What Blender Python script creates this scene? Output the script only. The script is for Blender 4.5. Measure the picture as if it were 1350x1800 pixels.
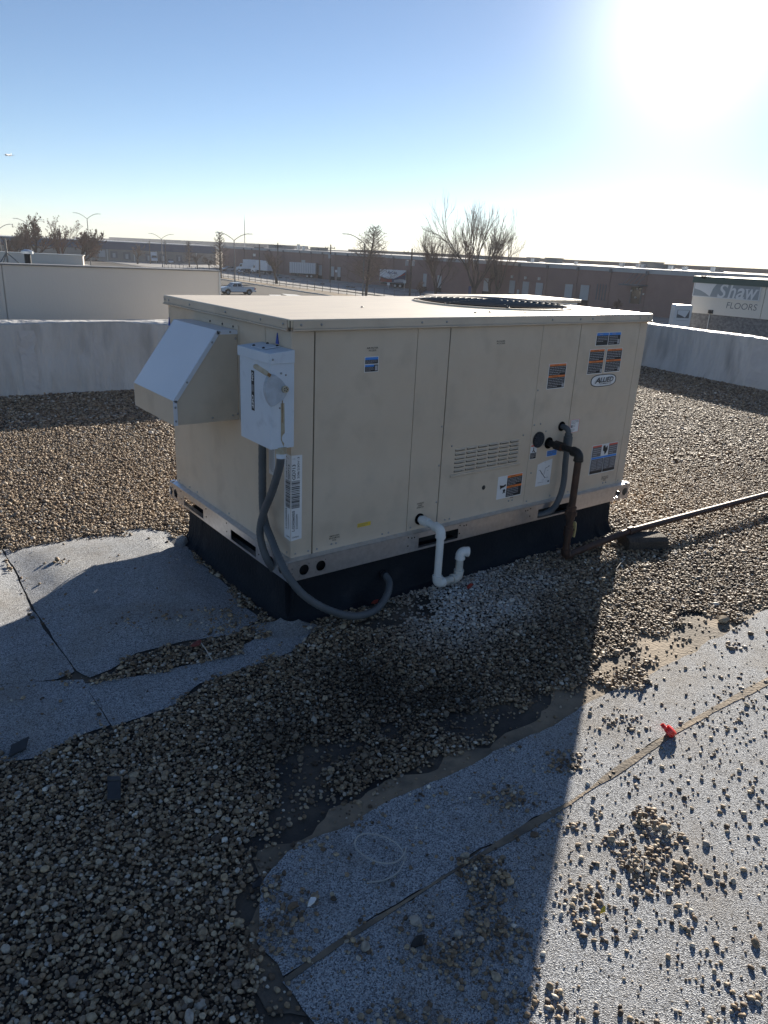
import bpy, bmesh, math, random
import numpy as np
from mathutils import Vector, Matrix, geometry
R = math.radians
for o in list(bpy.data.objects):
    bpy.data.objects.remove(o)
SC = bpy.context.scene
COL = SC.collection

# ------------------------------------------------------------------ camera
CAM = np.array([-1.33456, -2.31520, 1.43368])
YAW, PITCH, ROLL, FPX = -0.657409, -0.341415, 0.048966, 1286.17
_cy, _sy, _cp, _sp = math.cos(YAW), math.sin(YAW), math.cos(PITCH), math.sin(PITCH)
FW = np.array([-_sy * _cp, _cy * _cp, _sp])
_r = np.array([_cy, _sy, 0.0])
_u = np.cross(_r, FW)
RT = math.cos(ROLL) * _r + math.sin(ROLL) * _u
UP = -math.sin(ROLL) * _r + math.cos(ROLL) * _u
cd = bpy.data.cameras.new('camera')
cam = bpy.data.objects.new('camera', cd)
COL.objects.link(cam)
cd.sensor_fit = 'HORIZONTAL'
cd.sensor_width = 36.0
cd.lens = FPX / 1350.0 * 36.0
cd.clip_start = 0.05
cd.clip_end = 20000
mw = Matrix.Identity(4)
for i in range(3):
    mw[i][0], mw[i][1], mw[i][2], mw[i][3] = RT[i], UP[i], -FW[i], CAM[i]
cam.matrix_world = mw
SC.camera = cam
SC.render.resolution_x, SC.render.resolution_y = 768, 1024

# ------------------------------------------------------------------ sky, sun, exposure
SUN_EL, SUN_AZ = R(15.3), R(56.4)          # azimuth measured from +Y towards +X
wd = bpy.data.worlds.new('World')
SC.world = wd
wd.use_nodes = True
nt = wd.node_tree
bg = nt.nodes['Background']
sky = nt.nodes.new('ShaderNodeTexSky')
sky.sky_type = 'NISHITA'
sky.sun_disc = False
sky.sun_elevation = SUN_EL
sky.sun_rotation = SUN_AZ
sky.altitude = 300
sky.air_density = 0.68
sky.dust_density = 0.07
sky.ozone_density = 2.0
nt.links.new(sky.outputs[0], bg.inputs[0])
bg.inputs[1].default_value = 0.0565
# circumsolar glow of the low winter sun: a smooth lobe of the sky round the sun's own direction
sd = Vector((math.sin(SUN_AZ) * math.cos(SUN_EL), math.cos(SUN_AZ) * math.cos(SUN_EL), math.sin(SUN_EL)))
tcn = nt.nodes.new('ShaderNodeTexCoord')
nrm_ = nt.nodes.new('ShaderNodeVectorMath'); nrm_.operation = 'NORMALIZE'
dt_ = nt.nodes.new('ShaderNodeVectorMath'); dt_.operation = 'DOT_PRODUCT'; dt_.inputs[1].default_value = tuple(sd)
nt.links.new(tcn.outputs['Generated'], nrm_.inputs[0]); nt.links.new(nrm_.outputs[0], dt_.inputs[0])
m1_ = nt.nodes.new('ShaderNodeMath'); m1_.operation = 'SUBTRACT'; m1_.inputs[1].default_value = 1.0
nt.links.new(dt_.outputs['Value'], m1_.inputs[0])
m2_ = nt.nodes.new('ShaderNodeMath'); m2_.operation = 'MULTIPLY'; m2_.inputs[1].default_value = 2.0 / 0.104 ** 2
nt.links.new(m1_.outputs[0], m2_.inputs[0])
m3_ = nt.nodes.new('ShaderNodeMath'); m3_.operation = 'EXPONENT'; nt.links.new(m2_.outputs[0], m3_.inputs[0])
m4_ = nt.nodes.new('ShaderNodeMath'); m4_.operation = 'MULTIPLY'; m4_.inputs[1].default_value = 0.45; nt.links.new(m3_.outputs[0], m4_.inputs[0])
bg2 = nt.nodes.new('ShaderNodeBackground'); bg2.inputs[0].default_value = (1.0, 0.96, 0.90, 1); nt.links.new(m4_.outputs[0], bg2.inputs[1])
ad_ = nt.nodes.new('ShaderNodeAddShader'); nt.links.new(bg.outputs[0], ad_.inputs[0]); nt.links.new(bg2.outputs[0], ad_.inputs[1])
nt.links.new(ad_.outputs[0], nt.nodes['World Output'].inputs['Surface'])
sl = bpy.data.lights.new('sun', 'SUN')
sl.energy = 5.0
sl.angle = R(0.55)
sl.color = (1.0, 0.90, 0.76)
so = bpy.data.objects.new('sun', sl)
COL.objects.link(so)
sd = Vector((math.sin(SUN_AZ) * math.cos(SUN_EL), math.cos(SUN_AZ) * math.cos(SUN_EL), math.sin(SUN_EL)))
so.rotation_euler = sd.to_track_quat('Z', 'Y').to_euler()
so.location = (20, 15, 12)
vs = SC.view_settings
vs.view_transform = 'Standard'
vs.look = 'None'
vs.exposure = 1.2
vs.gamma = 1.0
SC.cycles.max_bounces = 6
SC.cycles.diffuse_bounces = 3
SC.cycles.glossy_bounces = 3

GZ = -6.5                                   # street level below this roof

# ------------------------------------------------------------------ pixel helpers (a pixel is only a direction)
def ray(x, y):
    d = FW + RT * (x - 675.0) / FPX + UP * (900.0 - y) / FPX
    return d / np.linalg.norm(d)
def hit(x, y, axis, val):
    d = ray(x, y)
    return CAM + d * ((val - CAM[axis]) / d[axis])
def hz(x, y, z=0.0):
    return hit(x, y, 2, z)
def hplane(x, y, p0, n):
    d = ray(x, y)
    return CAM + d * (np.dot(np.asarray(p0) - CAM, n) / np.dot(d, n))
def hdist(x, y, base):
    """point on the pixel's ray standing straight above/below the depth of `base`"""
    f = np.array([FW[0], FW[1], 0.0]); f /= np.linalg.norm(f)
    return hplane(x, y, base, f)
def topx(P):
    d = np.asarray(P, float) - CAM
    z = d @ FW
    return np.stack([675 + FPX * (d @ RT) / z, 900 - FPX * (d @ UP) / z], -1), z

# ------------------------------------------------------------------ materials
MATS = {}
def pm(name, c1, c2=None, scale=8.0, rough=0.6, metal=0.0, bump=0.0, bscale=200.0, stretch=(1, 1, 1),
       c3=None, scale3=2.0, lo=0.35, hi=0.65, spec=0.5, coat=0.0, rvar=0.0, detail=5.0, trans=0.0, lo3=0.5, hi3=0.62):
    m = bpy.data.materials.new(name)
    m.use_nodes = True
    N, Lk = m.node_tree.nodes, m.node_tree.links
    b = N['Principled BSDF']
    b.inputs['Roughness'].default_value = rough
    b.inputs['Metallic'].default_value = metal
    b.inputs['Specular IOR Level'].default_value = spec
    b.inputs['Coat Weight'].default_value = coat
    b.inputs['Coat Roughness'].default_value = 0.25
    b.inputs['Transmission Weight'].default_value = trans
    b.inputs['Base Color'].default_value = (*c1, 1)
    if c2 is not None or bump or rvar:
        g = N.new('ShaderNodeNewGeometry')
        mp = N.new('ShaderNodeMapping')
        mp.inputs['Scale'].default_value = stretch
        Lk.new(g.outputs['Position'], mp.inputs[0])
    if c2 is not None:
        n1 = N.new('ShaderNodeTexNoise')
        n1.inputs['Scale'].default_value = scale
        n1.inputs['Detail'].default_value = detail
        n1.inputs['Roughness'].default_value = 0.62
        Lk.new(mp.outputs[0], n1.inputs['Vector'])
        r1 = N.new('ShaderNodeValToRGB')
        r1.color_ramp.elements[0].position, r1.color_ramp.elements[1].position = lo, hi
        r1.color_ramp.elements[0].color, r1.color_ramp.elements[1].color = (*c1, 1), (*c2, 1)
        Lk.new(n1.outputs['Fac'], r1.inputs[0])
        out = r1.outputs[0]
        if c3 is not None:
            n3 = N.new('ShaderNodeTexNoise')
            n3.inputs['Scale'].default_value = scale3
            n3.inputs['Detail'].default_value = 4
            Lk.new(mp.outputs[0], n3.inputs['Vector'])
            r3 = N.new('ShaderNodeValToRGB')
            r3.color_ramp.elements[0].position, r3.color_ramp.elements[1].position = lo3, hi3
            Lk.new(n3.outputs['Fac'], r3.inputs[0])
            mx = N.new('ShaderNodeMix'); mx.data_type = 'RGBA'
            Lk.new(r3.outputs[0], mx.inputs['Factor'])
            Lk.new(out, mx.inputs['A'])
            mx.inputs['B'].default_value = (*c3, 1)
            out = mx.outputs['Result']
        Lk.new(out, b.inputs['Base Color'])
        if rvar:
            mr = N.new('ShaderNodeMapRange')
            mr.inputs['To Min'].default_value = max(0.02, rough - rvar)
            mr.inputs['To Max'].default_value = min(1, rough + rvar)
            Lk.new(n1.outputs['Fac'], mr.inputs[0])
            Lk.new(mr.outputs[0], b.inputs['Roughness'])
    if bump:
        n2 = N.new('ShaderNodeTexNoise')
        n2.inputs['Scale'].default_value = bscale
        n2.inputs['Detail'].default_value = 3
        Lk.new(mp.outputs[0], n2.inputs['Vector'])
        bp = N.new('ShaderNodeBump')
        bp.inputs['Strength'].default_value = bump
        bp.inputs['Distance'].default_value = 1.0 / bscale
        Lk.new(n2.outputs['Fac'], bp.inputs['Height'])
        Lk.new(bp.outputs[0], b.inputs['Normal'])
    MATS[name] = m
    return m

def granule(name, ca, cb, cc, dirt, stain):
    """mineral surfaced roofing sheet: salt and pepper grains, brown dust in drifts, dark stains"""
    m = bpy.data.materials.new(name); m.use_nodes = True
    N, Lk = m.node_tree.nodes, m.node_tree.links
    b = N['Principled BSDF']; b.inputs['Roughness'].default_value = 0.85
    b.inputs['Specular IOR Level'].default_value = 0.35
    g = N.new('ShaderNodeNewGeometry')
    v = N.new('ShaderNodeTexVoronoi'); v.inputs['Scale'].default_value = 360
    Lk.new(g.outputs['Position'], v.inputs['Vector'])
    sp = N.new('ShaderNodeSeparateColor'); Lk.new(v.outputs['Color'], sp.inputs[0])
    r = N.new('ShaderNodeValToRGB')
    e = r.color_ramp.elements
    e[0].position, e[0].color = 0.0, (*ca, 1)
    e[1].position, e[1].color = 1.0, (*cc, 1)
    k = e.new(0.55); k.color = (*cb, 1)
    Lk.new(sp.outputs[0], r.inputs[0])
    def mixn(prev, scale, lo, hi, col, amt=1.0, det=6):
        n = N.new('ShaderNodeTexNoise'); n.inputs['Scale'].default_value = scale; n.inputs['Detail'].default_value = det
        n.inputs['Roughness'].default_value = 0.65
        Lk.new(g.outputs['Position'], n.inputs['Vector'])
        mr = N.new('ShaderNodeMapRange'); mr.inputs[1].default_value = lo; mr.inputs[2].default_value = hi
        mr.inputs[4].default_value = amt
        Lk.new(n.outputs['Fac'], mr.inputs[0])
        mx = N.new('ShaderNodeMix'); mx.data_type = 'RGBA'
        Lk.new(mr.outputs[0], mx.inputs['Factor']); Lk.new(prev, mx.inputs['A']); mx.inputs['B'].default_value = (*col, 1)
        return mx.outputs['Result']
    o1 = mixn(r.outputs[0], 2.3, 0.48, 0.72, dirt, 0.60)
    o2 = mixn(o1, 7.0, 0.56, 0.74, stain, 0.55)
    Lk.new(o2, b.inputs['Base Color'])
    bp = N.new('ShaderNodeBump'); bp.inputs['Strength'].default_value = 1.0; bp.inputs['Distance'].default_value = 0.0055
    Lk.new(v.outputs['Distance'], bp.inputs['Height'])
    n2 = N.new('ShaderNodeTexNoise'); n2.inputs['Scale'].default_value = 14; n2.inputs['Detail'].default_value = 4
    Lk.new(g.outputs['Position'], n2.inputs['Vector'])
    b2 = N.new('ShaderNodeBump'); b2.inputs['Strength'].default_value = 0.25; b2.inputs['Distance'].default_value = 0.02
    Lk.new(n2.outputs['Fac'], b2.inputs['Height']); Lk.new(bp.outputs[0], b2.inputs['Normal'])
    Lk.new(b2.outputs[0], b.inputs['Normal'])
    MATS[name] = m
    return m

granule('cap_sheet_mat', (0.10, 0.105, 0.115), (0.44, 0.465, 0.50), (0.70, 0.73, 0.76), (0.30, 0.26, 0.21), (0.19, 0.18, 0.17))
granule('patch_mat', (0.16, 0.165, 0.17), (0.33, 0.335, 0.34), (0.55, 0.55, 0.55), (0.26, 0.24, 0.21), (0.2, 0.2, 0.2))
pm('tar', (0.022, 0.021, 0.021), (0.060, 0.052, 0.044), 6, 0.75, bump=0.4, bscale=120, c3=(0.095, 0.078, 0.06), scale3=3)
pm('silt', (0.19, 0.15, 0.105), (0.31, 0.24, 0.165), 9, 0.82, bump=0.35, bscale=90, c3=(0.12, 0.10, 0.078), scale3=4, spec=0.5)
pm('crust', (0.42, 0.42, 0.42), (0.20, 0.19, 0.18), 60, 0.9, bump=0.5, bscale=160)
pm('lap_tar', (0.030, 0.030, 0.030), (0.075, 0.068, 0.058), 30, 0.8, bump=0.4, bscale=150)
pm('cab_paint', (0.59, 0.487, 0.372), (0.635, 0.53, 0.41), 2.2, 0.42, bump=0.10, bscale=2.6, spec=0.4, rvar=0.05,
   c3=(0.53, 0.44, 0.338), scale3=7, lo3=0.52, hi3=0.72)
pm('cab_top', (0.70, 0.58, 0.42), (0.77, 0.65, 0.48), 5, 0.48, bump=0.05, bscale=260, spec=0.8, stretch=(1, 3, 1), rvar=0.08, coat=0.15)  # cabinet paint made paler and warmer: sunlight on top put into the colour
pm('galv', (0.58, 0.59, 0.61), (0.70, 0.71, 0.73), 40, 0.34, 0.9, bump=0.03, bscale=300, rvar=0.06)
pm('hood_sky_tint', (0.66, 0.68, 0.73), (0.70, 0.72, 0.77), 4, 0.30, bump=0.03, bscale=300, spec=0.8, rvar=0.05)  # bluish lighter copy of the cabinet paint; sky light put into the colour
pm('dark_in', (0.012, 0.013, 0.015), (0.03, 0.03, 0.03), 20, 0.8)  # near-black colour standing in for the shade inside slots and pipe mouth
pm('screw', (0.36, 0.36, 0.36), rough=0.35, metal=0.9)
pm('gap_black', (0.008, 0.008, 0.008), rough=0.9, spec=0.0)
pm('hole_black', (0.006, 0.006, 0.007), rough=1.0, spec=0.0)
pm('membrane_black', (0.006, 0.009, 0.014), (0.011, 0.015, 0.021), 7, 0.7, bump=0.25, bscale=60, c3=(0.020, 0.024, 0.030), scale3=6, spec=0.22, lo3=0.62, hi3=0.75)
pm('box_paint', (0.58, 0.645, 0.72), (0.63, 0.69, 0.76), 6, 0.5, bump=0.06, bscale=180, c3=(0.50, 0.55, 0.61), scale3=14, lo3=0.6, hi3=0.75)
pm('box_lever', (0.47, 0.525, 0.59), (0.38, 0.42, 0.47), 30, 0.5, bump=0.1, bscale=150)
pm('rust', (0.20, 0.10, 0.045), (0.33, 0.21, 0.10), 40, 0.9)
pm('rust_stain', (0.36, 0.30, 0.20), (0.42, 0.38, 0.28), 60, 0.8)
pm('ivory', (0.52, 0.49, 0.40), (0.38, 0.32, 0.22), 40, 0.6)
pm('conduit_grey', (0.075, 0.083, 0.09), (0.10, 0.108, 0.115), 12, 0.55, bump=0.1, bscale=200)
pm('pvc', (0.74, 0.74, 0.72), (0.66, 0.66, 0.63), 10, 0.38, bump=0.03, bscale=100)
pm('pvc_dirty', (0.66, 0.65, 0.61), (0.42, 0.40, 0.35), 14, 0.5)
pm('iron', (0.050, 0.032, 0.026), (0.090, 0.050, 0.036), 18, 0.55, 0.35, bump=0.15, bscale=150)
pm('iron_black', (0.020, 0.019, 0.019), (0.035, 0.03, 0.028), 25, 0.5, 0.3, bump=0.1, bscale=150)
pm('brass_yellow', (0.62, 0.52, 0.24), (0.5, 0.42, 0.2), 30, 0.6)
pm('old_wood', (0.11, 0.092, 0.075), (0.04, 0.035, 0.03), 30, 0.85, bump=0.7, bscale=60, stretch=(6, 1, 6))
pm('st_white', (0.78, 0.78, 0.78), (0.72, 0.72, 0.72), 20, 0.45)
pm('st_black', (0.015, 0.015, 0.018), rough=0.45)
pm('st_grey', (0.13, 0.13, 0.14), rough=0.5)
pm('st_orange', (0.80, 0.22, 0.05), rough=0.5)
pm('st_red', (0.62, 0.12, 0.08), rough=0.5)
pm('st_blue', (0.05, 0.25, 0.72), rough=0.5)
pm('st_yellow', (0.75, 0.52, 0.05), rough=0.5)
pm('st_lines', (0.42, 0.42, 0.44), rough=0.5)
pm('blue_plastic', (0.02, 0.07, 0.36), rough=0.4)
pm('red_plastic', (0.75, 0.03, 0.02), rough=0.3, spec=0.6)
pm('red_dull', (0.35, 0.03, 0.025), (0.2, 0.05, 0.03), 60, 0.6)
pm('black_plastic', (0.025, 0.028, 0.032), (0.05, 0.052, 0.055), 20, 0.5)
pm('wire_grey', (0.40, 0.39, 0.37), rough=0.45, metal=0.2)
pm('parapet_coat', (0.50, 0.50, 0.49), (0.60, 0.595, 0.575), 2.2, 0.7, bump=0.35, bscale=7, stretch=(1.6, 1.6, 0.45),
   c3=(0.36, 0.358, 0.35), scale3=3.2, lo3=0.50, hi3=0.72)
pm('parapet_patch', (0.50, 0.50, 0.50), (0.57, 0.57, 0.56), 6, 0.7, bump=0.3, bscale=12)
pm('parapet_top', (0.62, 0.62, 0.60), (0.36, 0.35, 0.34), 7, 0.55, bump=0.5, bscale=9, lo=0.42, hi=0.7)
pm('neighbour_paint', (0.68, 0.61, 0.53), (0.71, 0.64, 0.56), 1.2, 0.8, bump=0.08, bscale=60, stretch=(1, 1, 0.4))
pm('trim_dark', (0.20, 0.19, 0.175), (0.26, 0.25, 0.235), 6, 0.5)
pm('trim_light', (0.62, 0.61, 0.58), rough=0.45, metal=0.2)
pm('asphalt', (0.030, 0.030, 0.031), (0.048, 0.047, 0.046), 0.25, 0.95, c3=(0.060, 0.058, 0.056), scale3=0.06, spec=0.2)
pm('concrete', (0.27, 0.265, 0.255), (0.34, 0.335, 0.32), 0.3, 0.85, c3=(0.22, 0.215, 0.21), scale3=0.1)
pm('kerb_mat', (0.52, 0.51, 0.48), (0.60, 0.59, 0.56), 0.8, 0.8)
pm('road_paint', (0.78, 0.78, 0.76), (0.6, 0.6, 0.58), 2, 0.7)
pm('dry_grass', (0.15, 0.105, 0.06), (0.22, 0.16, 0.09), 0.8, 0.95, c3=(0.10, 0.075, 0.05), scale3=0.12)
pm('brick_brown', (0.245, 0.155, 0.135), (0.275, 0.18, 0.155), 0.6, 0.85, c3=(0.22, 0.145, 0.128), scale3=0.15)
pm('band_grey', (0.40, 0.40, 0.39), (0.46, 0.455, 0.44), 0.5, 0.75)
pm('dock_door_mat', (0.40, 0.41, 0.41), (0.44, 0.45, 0.45), 0.6, 0.6)
pm('navy', (0.018, 0.052, 0.115), (0.024, 0.062, 0.13), 0.3, 0.6)
pm('tan_block', (0.24, 0.225, 0.20), (0.27, 0.255, 0.23), 0.4, 0.85)
pm('roof_far', (0.26, 0.255, 0.24), (0.32, 0.315, 0.30), 0.2, 0.9)
pm('glass_dark', (0.02, 0.022, 0.026), rough=0.12, spec=0.8)
pm('steel_pole', (0.17, 0.165, 0.16), (0.22, 0.215, 0.21), 1, 0.55, 0.4)
pm('wood_pole', (0.16, 0.12, 0.09), (0.11, 0.085, 0.065), 2, 0.9)
pm('car_white', (0.74, 0.75, 0.77), rough=0.25, coat=0.6)
pm('car_dark', (0.05, 0.055, 0.06), rough=0.25, coat=0.6)
pm('car_silver', (0.45, 0.46, 0.48), rough=0.28, metal=0.3, coat=0.5)
pm('rubber', (0.015, 0.015, 0.015), rough=0.85)
pm('rim', (0.32, 0.32, 0.33), rough=0.35, metal=0.8)
pm('tail_red', (0.55, 0.04, 0.03), rough=0.3)
pm('lamp_clear', (0.75, 0.75, 0.72), rough=0.2)
pm('bark', (0.115, 0.085, 0.065), (0.075, 0.056, 0.044), 2, 0.95)
pm('twig', (0.22, 0.165, 0.125), (0.15, 0.11, 0.085), 1.2, 0.95)
pm('twig_red', (0.22, 0.125, 0.09), (0.14, 0.08, 0.06), 1.2, 0.95)
pm('seed', (0.20, 0.13, 0.085), (0.13, 0.085, 0.06), 3, 0.95)
pm('aggregate', (0.15, 0.15, 0.155), (0.29, 0.285, 0.28), 9, 0.9, bump=0.5, bscale=14, detail=8)
pm('cream', (0.74, 0.69, 0.61), (0.77, 0.72, 0.64), 0.5, 0.75)
pm('green_coping', (0.075, 0.115, 0.105), rough=0.5)
pm('sign_grey', (0.30, 0.335, 0.36), rough=0.5)
pm('sign_white', (0.70, 0.71, 0.72), rough=0.5)
pm('sign_text', (0.17, 0.165, 0.16), rough=0.6)
pm('pylon_white', (0.68, 0.68, 0.68), (0.72, 0.72, 0.72), 1, 0.4)
pm('trailer_red', (0.42, 0.05, 0.04), rough=0.4)
pm('trailer_navy', (0.03, 0.05, 0.16), rough=0.4)
pm('trailer_white', (0.70, 0.71, 0.73), (0.62, 0.63, 0.65), 1, 0.4)
pm('ribbed_steel', (0.38, 0.39, 0.41), (0.46, 0.47, 0.49), 1, 0.45, 0.4)
pm('plane_grey', (0.45, 0.47, 0.5), rough=0.4)
pm('stone_tan', (0.42, 0.33, 0.22), (0.30, 0.23, 0.16), 40, 0.85)
pm('leaf_red', (0.22, 0.05, 0.04), (0.14, 0.035, 0.03), 60, 0.8)
pm('twig_pale', (0.42, 0.39, 0.34), rough=0.8)
pm('transformer_grey', (0.38, 0.39, 0.40), rough=0.5)
pm('shrub_brown', (0.14, 0.075, 0.055), (0.085, 0.05, 0.04), 2, 0.95)

# ------------------------------------------------------------------ mesh builder
class MB:
    def __init__(s, xf=None):
        s.v, s.f, s.mi, s.sm, s.mats = [], [], [], [], []
        s.xf = xf
    def _m(s, m):
        if m not in s.mats: s.mats.append(m)
        return s.mats.index(m)
    def add(s, vs, fs, m, smooth=False):
        b = len(s.v)
        if s.xf is not None:
            vs = [tuple(s.xf @ Vector(v)) for v in vs]
        s.v += [tuple(float(c) for c in v) for v in vs]
        k = s._m(m)
        for f in fs:
            s.f.append([i + b for i in f]); s.mi.append(k); s.sm.append(smooth)
        return s
    def box(s, a, b, m):
        x0, y0, z0 = [min(a[i], b[i]) for i in range(3)]
        x1, y1, z1 = [max(a[i], b[i]) for i in range(3)]
        return s.add([(x0, y0, z0), (x1, y0, z0), (x1, y1, z0), (x0, y1, z0), (x0, y0, z1), (x1, y0, z1), (x1, y1, z1), (x0, y1, z1)],
                     [(0, 3, 2, 1), (4, 5, 6, 7), (0, 1, 5, 4), (1, 2, 6, 5), (2, 3, 7, 6), (3, 0, 4, 7)], m)
    def obox(s, o, u, v, w, m):
        """oriented box: corner o, edge vectors u v w"""
        o, u, v, w = [np.asarray(t, float) for t in (o, u, v, w)]
        p = [o, o + u, o + u + v, o + v, o + w, o + u + w, o + u + v + w, o + v + w]
        fl = np.dot(np.cross(u, v), w) > 0
        fs = [(0, 3, 2, 1), (4, 5, 6, 7), (0, 1, 5, 4), (1, 2, 6, 5), (2, 3, 7, 6), (3, 0, 4, 7)]
        if not fl: fs = [f[::-1] for f in fs]
        return s.add(p, fs, m)
    def prism(s, poly, w, m, o=(0, 0, 0), u=(1, 0, 0), v=(0, 0, 1), n=None):
        """2-D polygon (in u,v) extruded by vector w"""
        o, u, v, w = [np.asarray(t, float) for t in (o, u, v, w)]
        a = [o + u * p[0] + v * p[1] for p in poly]
        b = [q + w for q in a]
        k = len(poly)
        area = sum(poly[i][0] * poly[(i + 1) % k][1] - poly[(i + 1) % k][0] * poly[i][1] for i in range(k))
        sgn = np.dot(np.cross(u, v), w) * area
        fs = [list(range(k))[::-1], [i + k for i in range(k)]] + [(i, (i + 1) % k, (i + 1) % k + k, i + k) for i in range(k)]
        if sgn < 0: fs = [list(f)[::-1] for f in fs]
        return s.add(a + b, fs, m)
    def tube(s, path, r, m, n=12, cap=True, smooth=True):
        P = [np.asarray(p, float) for p in path]
        rr = list(r) if hasattr(r, '__len__') else [r] * len(P)
        T = []
        for i in range(len(P)):
            t = P[min(i + 1, len(P) - 1)] - P[max(i - 1, 0)]
            l = np.linalg.norm(t); T.append(t / l if l > 1e-9 else (T[-1] if T else np.array([0, 0, 1.0])))
        ref = np.array([0, 0, 1.0]) if abs(T[0][2]) < 0.9 else np.array([1.0, 0, 0])
        a = np.cross(T[0], ref); a /= np.linalg.norm(a)
        vs = []
        for i in range(len(P)):
            a = a - T[i] * np.dot(a, T[i]); a /= np.linalg.norm(a)
            b = np.cross(T[i], a)
            for k in range(n):
                th = 2 * math.pi * k / n
                vs.append(P[i] + rr[i] * (math.cos(th) * a + math.sin(th) * b))
        fs = []
        for i in range(len(P) - 1):
            for k in range(n):
                fs.append((i * n + k, i * n + (k + 1) % n, (i + 1) * n + (k + 1) % n, (i + 1) * n + k))
        s.add(vs, fs, m, smooth)
        if cap:
            s.add(vs[:n], [list(range(n))[::-1]], m)
            s.add(vs[-n:], [list(range(n))], m)
        return s
    def dome(s, c, n, r, h, m, seg=8):
        """screw head: low dome on a surface at c with normal n"""
        n = np.asarray(n, float); n /= np.linalg.norm(n)
        ref = np.array([0, 0, 1.0]) if abs(n[2]) < 0.9 else np.array([1.0, 0, 0])
        a = np.cross(n, ref); a /= np.linalg.norm(a); b = np.cross(n, a); c = np.asarray(c, float)
        vs, rings = [], [(1.0, -0.02), (1.0, 0.35), (0.75, 0.8), (0.3, 1.0)]
        for q, t in rings:
            for k in range(seg):
                th = 2 * math.pi * k / seg
                vs.append(c + r * q * (math.cos(th) * a + math.sin(th) * b) + n * h * t)
        fs = []
        for i in range(len(rings) - 1):
            for k in range(seg):
                fs.append((i * seg + k, i * seg + (k + 1) % seg, (i + 1) * seg + (k + 1) % seg, (i + 1) * seg + k))
        fs.append([3 * seg + k for k in range(seg)])
        return s.add(vs, fs, m, True)
    def plate(s, o, u, v, n, U, V, rects, circles, th, m, seg=20):
        """sheet U x V (u0,u1),(v0,v1) with rectangular and round holes, thickness th along -n"""
        o, u, v, n = [np.asarray(t, float) for t in (o, u, v, n)]
        us, vv = {U[0], U[1]}, {V[0], V[1]}
        for r in rects: us |= {r[0], r[1]}; vv |= {r[2], r[3]}
        sq = []
        for (cx, cy, rad) in circles:
            q = rad * 1.12; sq.append((cx - q, cx + q, cy - q, cy + q)); us |= {cx - q, cx + q}; vv |= {cy - q, cy + q}
        us, vv = sorted(us), sorted(vv)
        P = lambda a, b, d=0: o + u * a + v * b - n * d
        flip = np.dot(np.cross(u, v), n) < 0
        def q4(a, b, c, d):
            s.add([a, b, c, d], [(3, 2, 1, 0) if flip else (0, 1, 2, 3)], m)
        for i in range(len(us) - 1):
            for j in range(len(vv) - 1):
                cu, cv = (us[i] + us[i + 1]) / 2, (vv[j] + vv[j + 1]) / 2
                if any(r[0] < cu < r[1] and r[2] < cv < r[3] for r in rects + sq): continue
                q4(P(us[i], vv[j]), P(us[i + 1], vv[j]), P(us[i + 1], vv[j + 1]), P(us[i], vv[j + 1]))
                q4(P(us[i], vv[j + 1], th), P(us[i + 1], vv[j + 1], th), P(us[i + 1], vv[j], th), P(us[i], vv[j], th))
        def wall(r, inv):
            c = [(r[0], r[2]), (r[1], r[2]), (r[1], r[3]), (r[0], r[3])]
            for k in range(4):
                a, b = c[k], c[(k + 1) % 4]
                w = [P(*a), P(*b), P(*b, th), P(*a, th)]
                q4(*(w if inv else w[::-1]))
        wall((U[0], U[1], V[0], V[1]), False)
        for r in rects: wall(r, True)
        for (cx, cy, rad) in circles:
            q = rad * 1.12
            for k in range(seg):
                t0, t1 = 2 * math.pi * k / seg, 2 * math.pi * (k + 1) / seg
                def onsq(t):
                    c_, s_ = math.cos(t), math.sin(t); mxx = max(abs(c_), abs(s_)); return cx + q * c_ / mxx, cy + q * s_ / mxx
                ci = lambda t: (cx + rad * math.cos(t), cy + rad * math.sin(t))
                q4(P(*ci(t0)), P(*onsq(t0)), P(*onsq(t1)), P(*ci(t1)))
                q4(P(*ci(t1), th), P(*onsq(t1), th), P(*onsq(t0), th), P(*ci(t0), th))
                q4(P(*ci(t1)), P(*ci(t1), th), P(*ci(t0), th), P(*ci(t0)))
        return s

WL = {}
def tag(o, label=None, cat=None, group=None, kind=None):
    if label: o['label'] = label
    if cat: o['category'] = cat
    if group: o['group'] = group
    if kind: o['kind'] = kind
    return o
def put(name, mb, parent=None, bevel=0.0, label=None, cat=None, group=None, kind=None, sharp=40, origin=None):
    V = np.array(mb.v)
    lo, hi = V.min(0), V.max(0)
    c = np.array([(lo[0] + hi[0]) / 2, (lo[1] + hi[1]) / 2, lo[2]]) if origin is None else np.asarray(origin, float)
    me = bpy.data.meshes.new(name)
    me.from_pydata([tuple(q) for q in (V - c)], [], mb.f)
    for m in mb.mats: me.materials.append(MATS[m])
    me.polygons.foreach_set('material_index', mb.mi)
    me.polygons.foreach_set('use_smooth', mb.sm)
    if bevel or any(mb.sm):
        bm = bmesh.new(); bm.from_mesh(me)
        bmesh.ops.remove_doubles(bm, verts=bm.verts, dist=1e-5)
        if bevel:
            ed = [e for e in bm.edges if len(e.link_faces) == 2 and e.calc_face_angle(0) > 0.6]
            bmesh.ops.bevel(bm, geom=ed, offset=bevel, segments=2, affect='EDGES', profile=0.6, clamp_overlap=True)
        bm.to_mesh(me); bm.free()
        if any(mb.sm): me.set_sharp_from_angle(angle=R(sharp))
    me.update()
    o = bpy.data.objects.new(name, me)
    COL.objects.link(o)
    WL[o.name] = c
    if parent is not None:
        o.parent = parent
        o.location = tuple(c - WL[parent.name])
    else:
        o.location = tuple(c)
    return tag(o, label, cat, group, kind)
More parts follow.
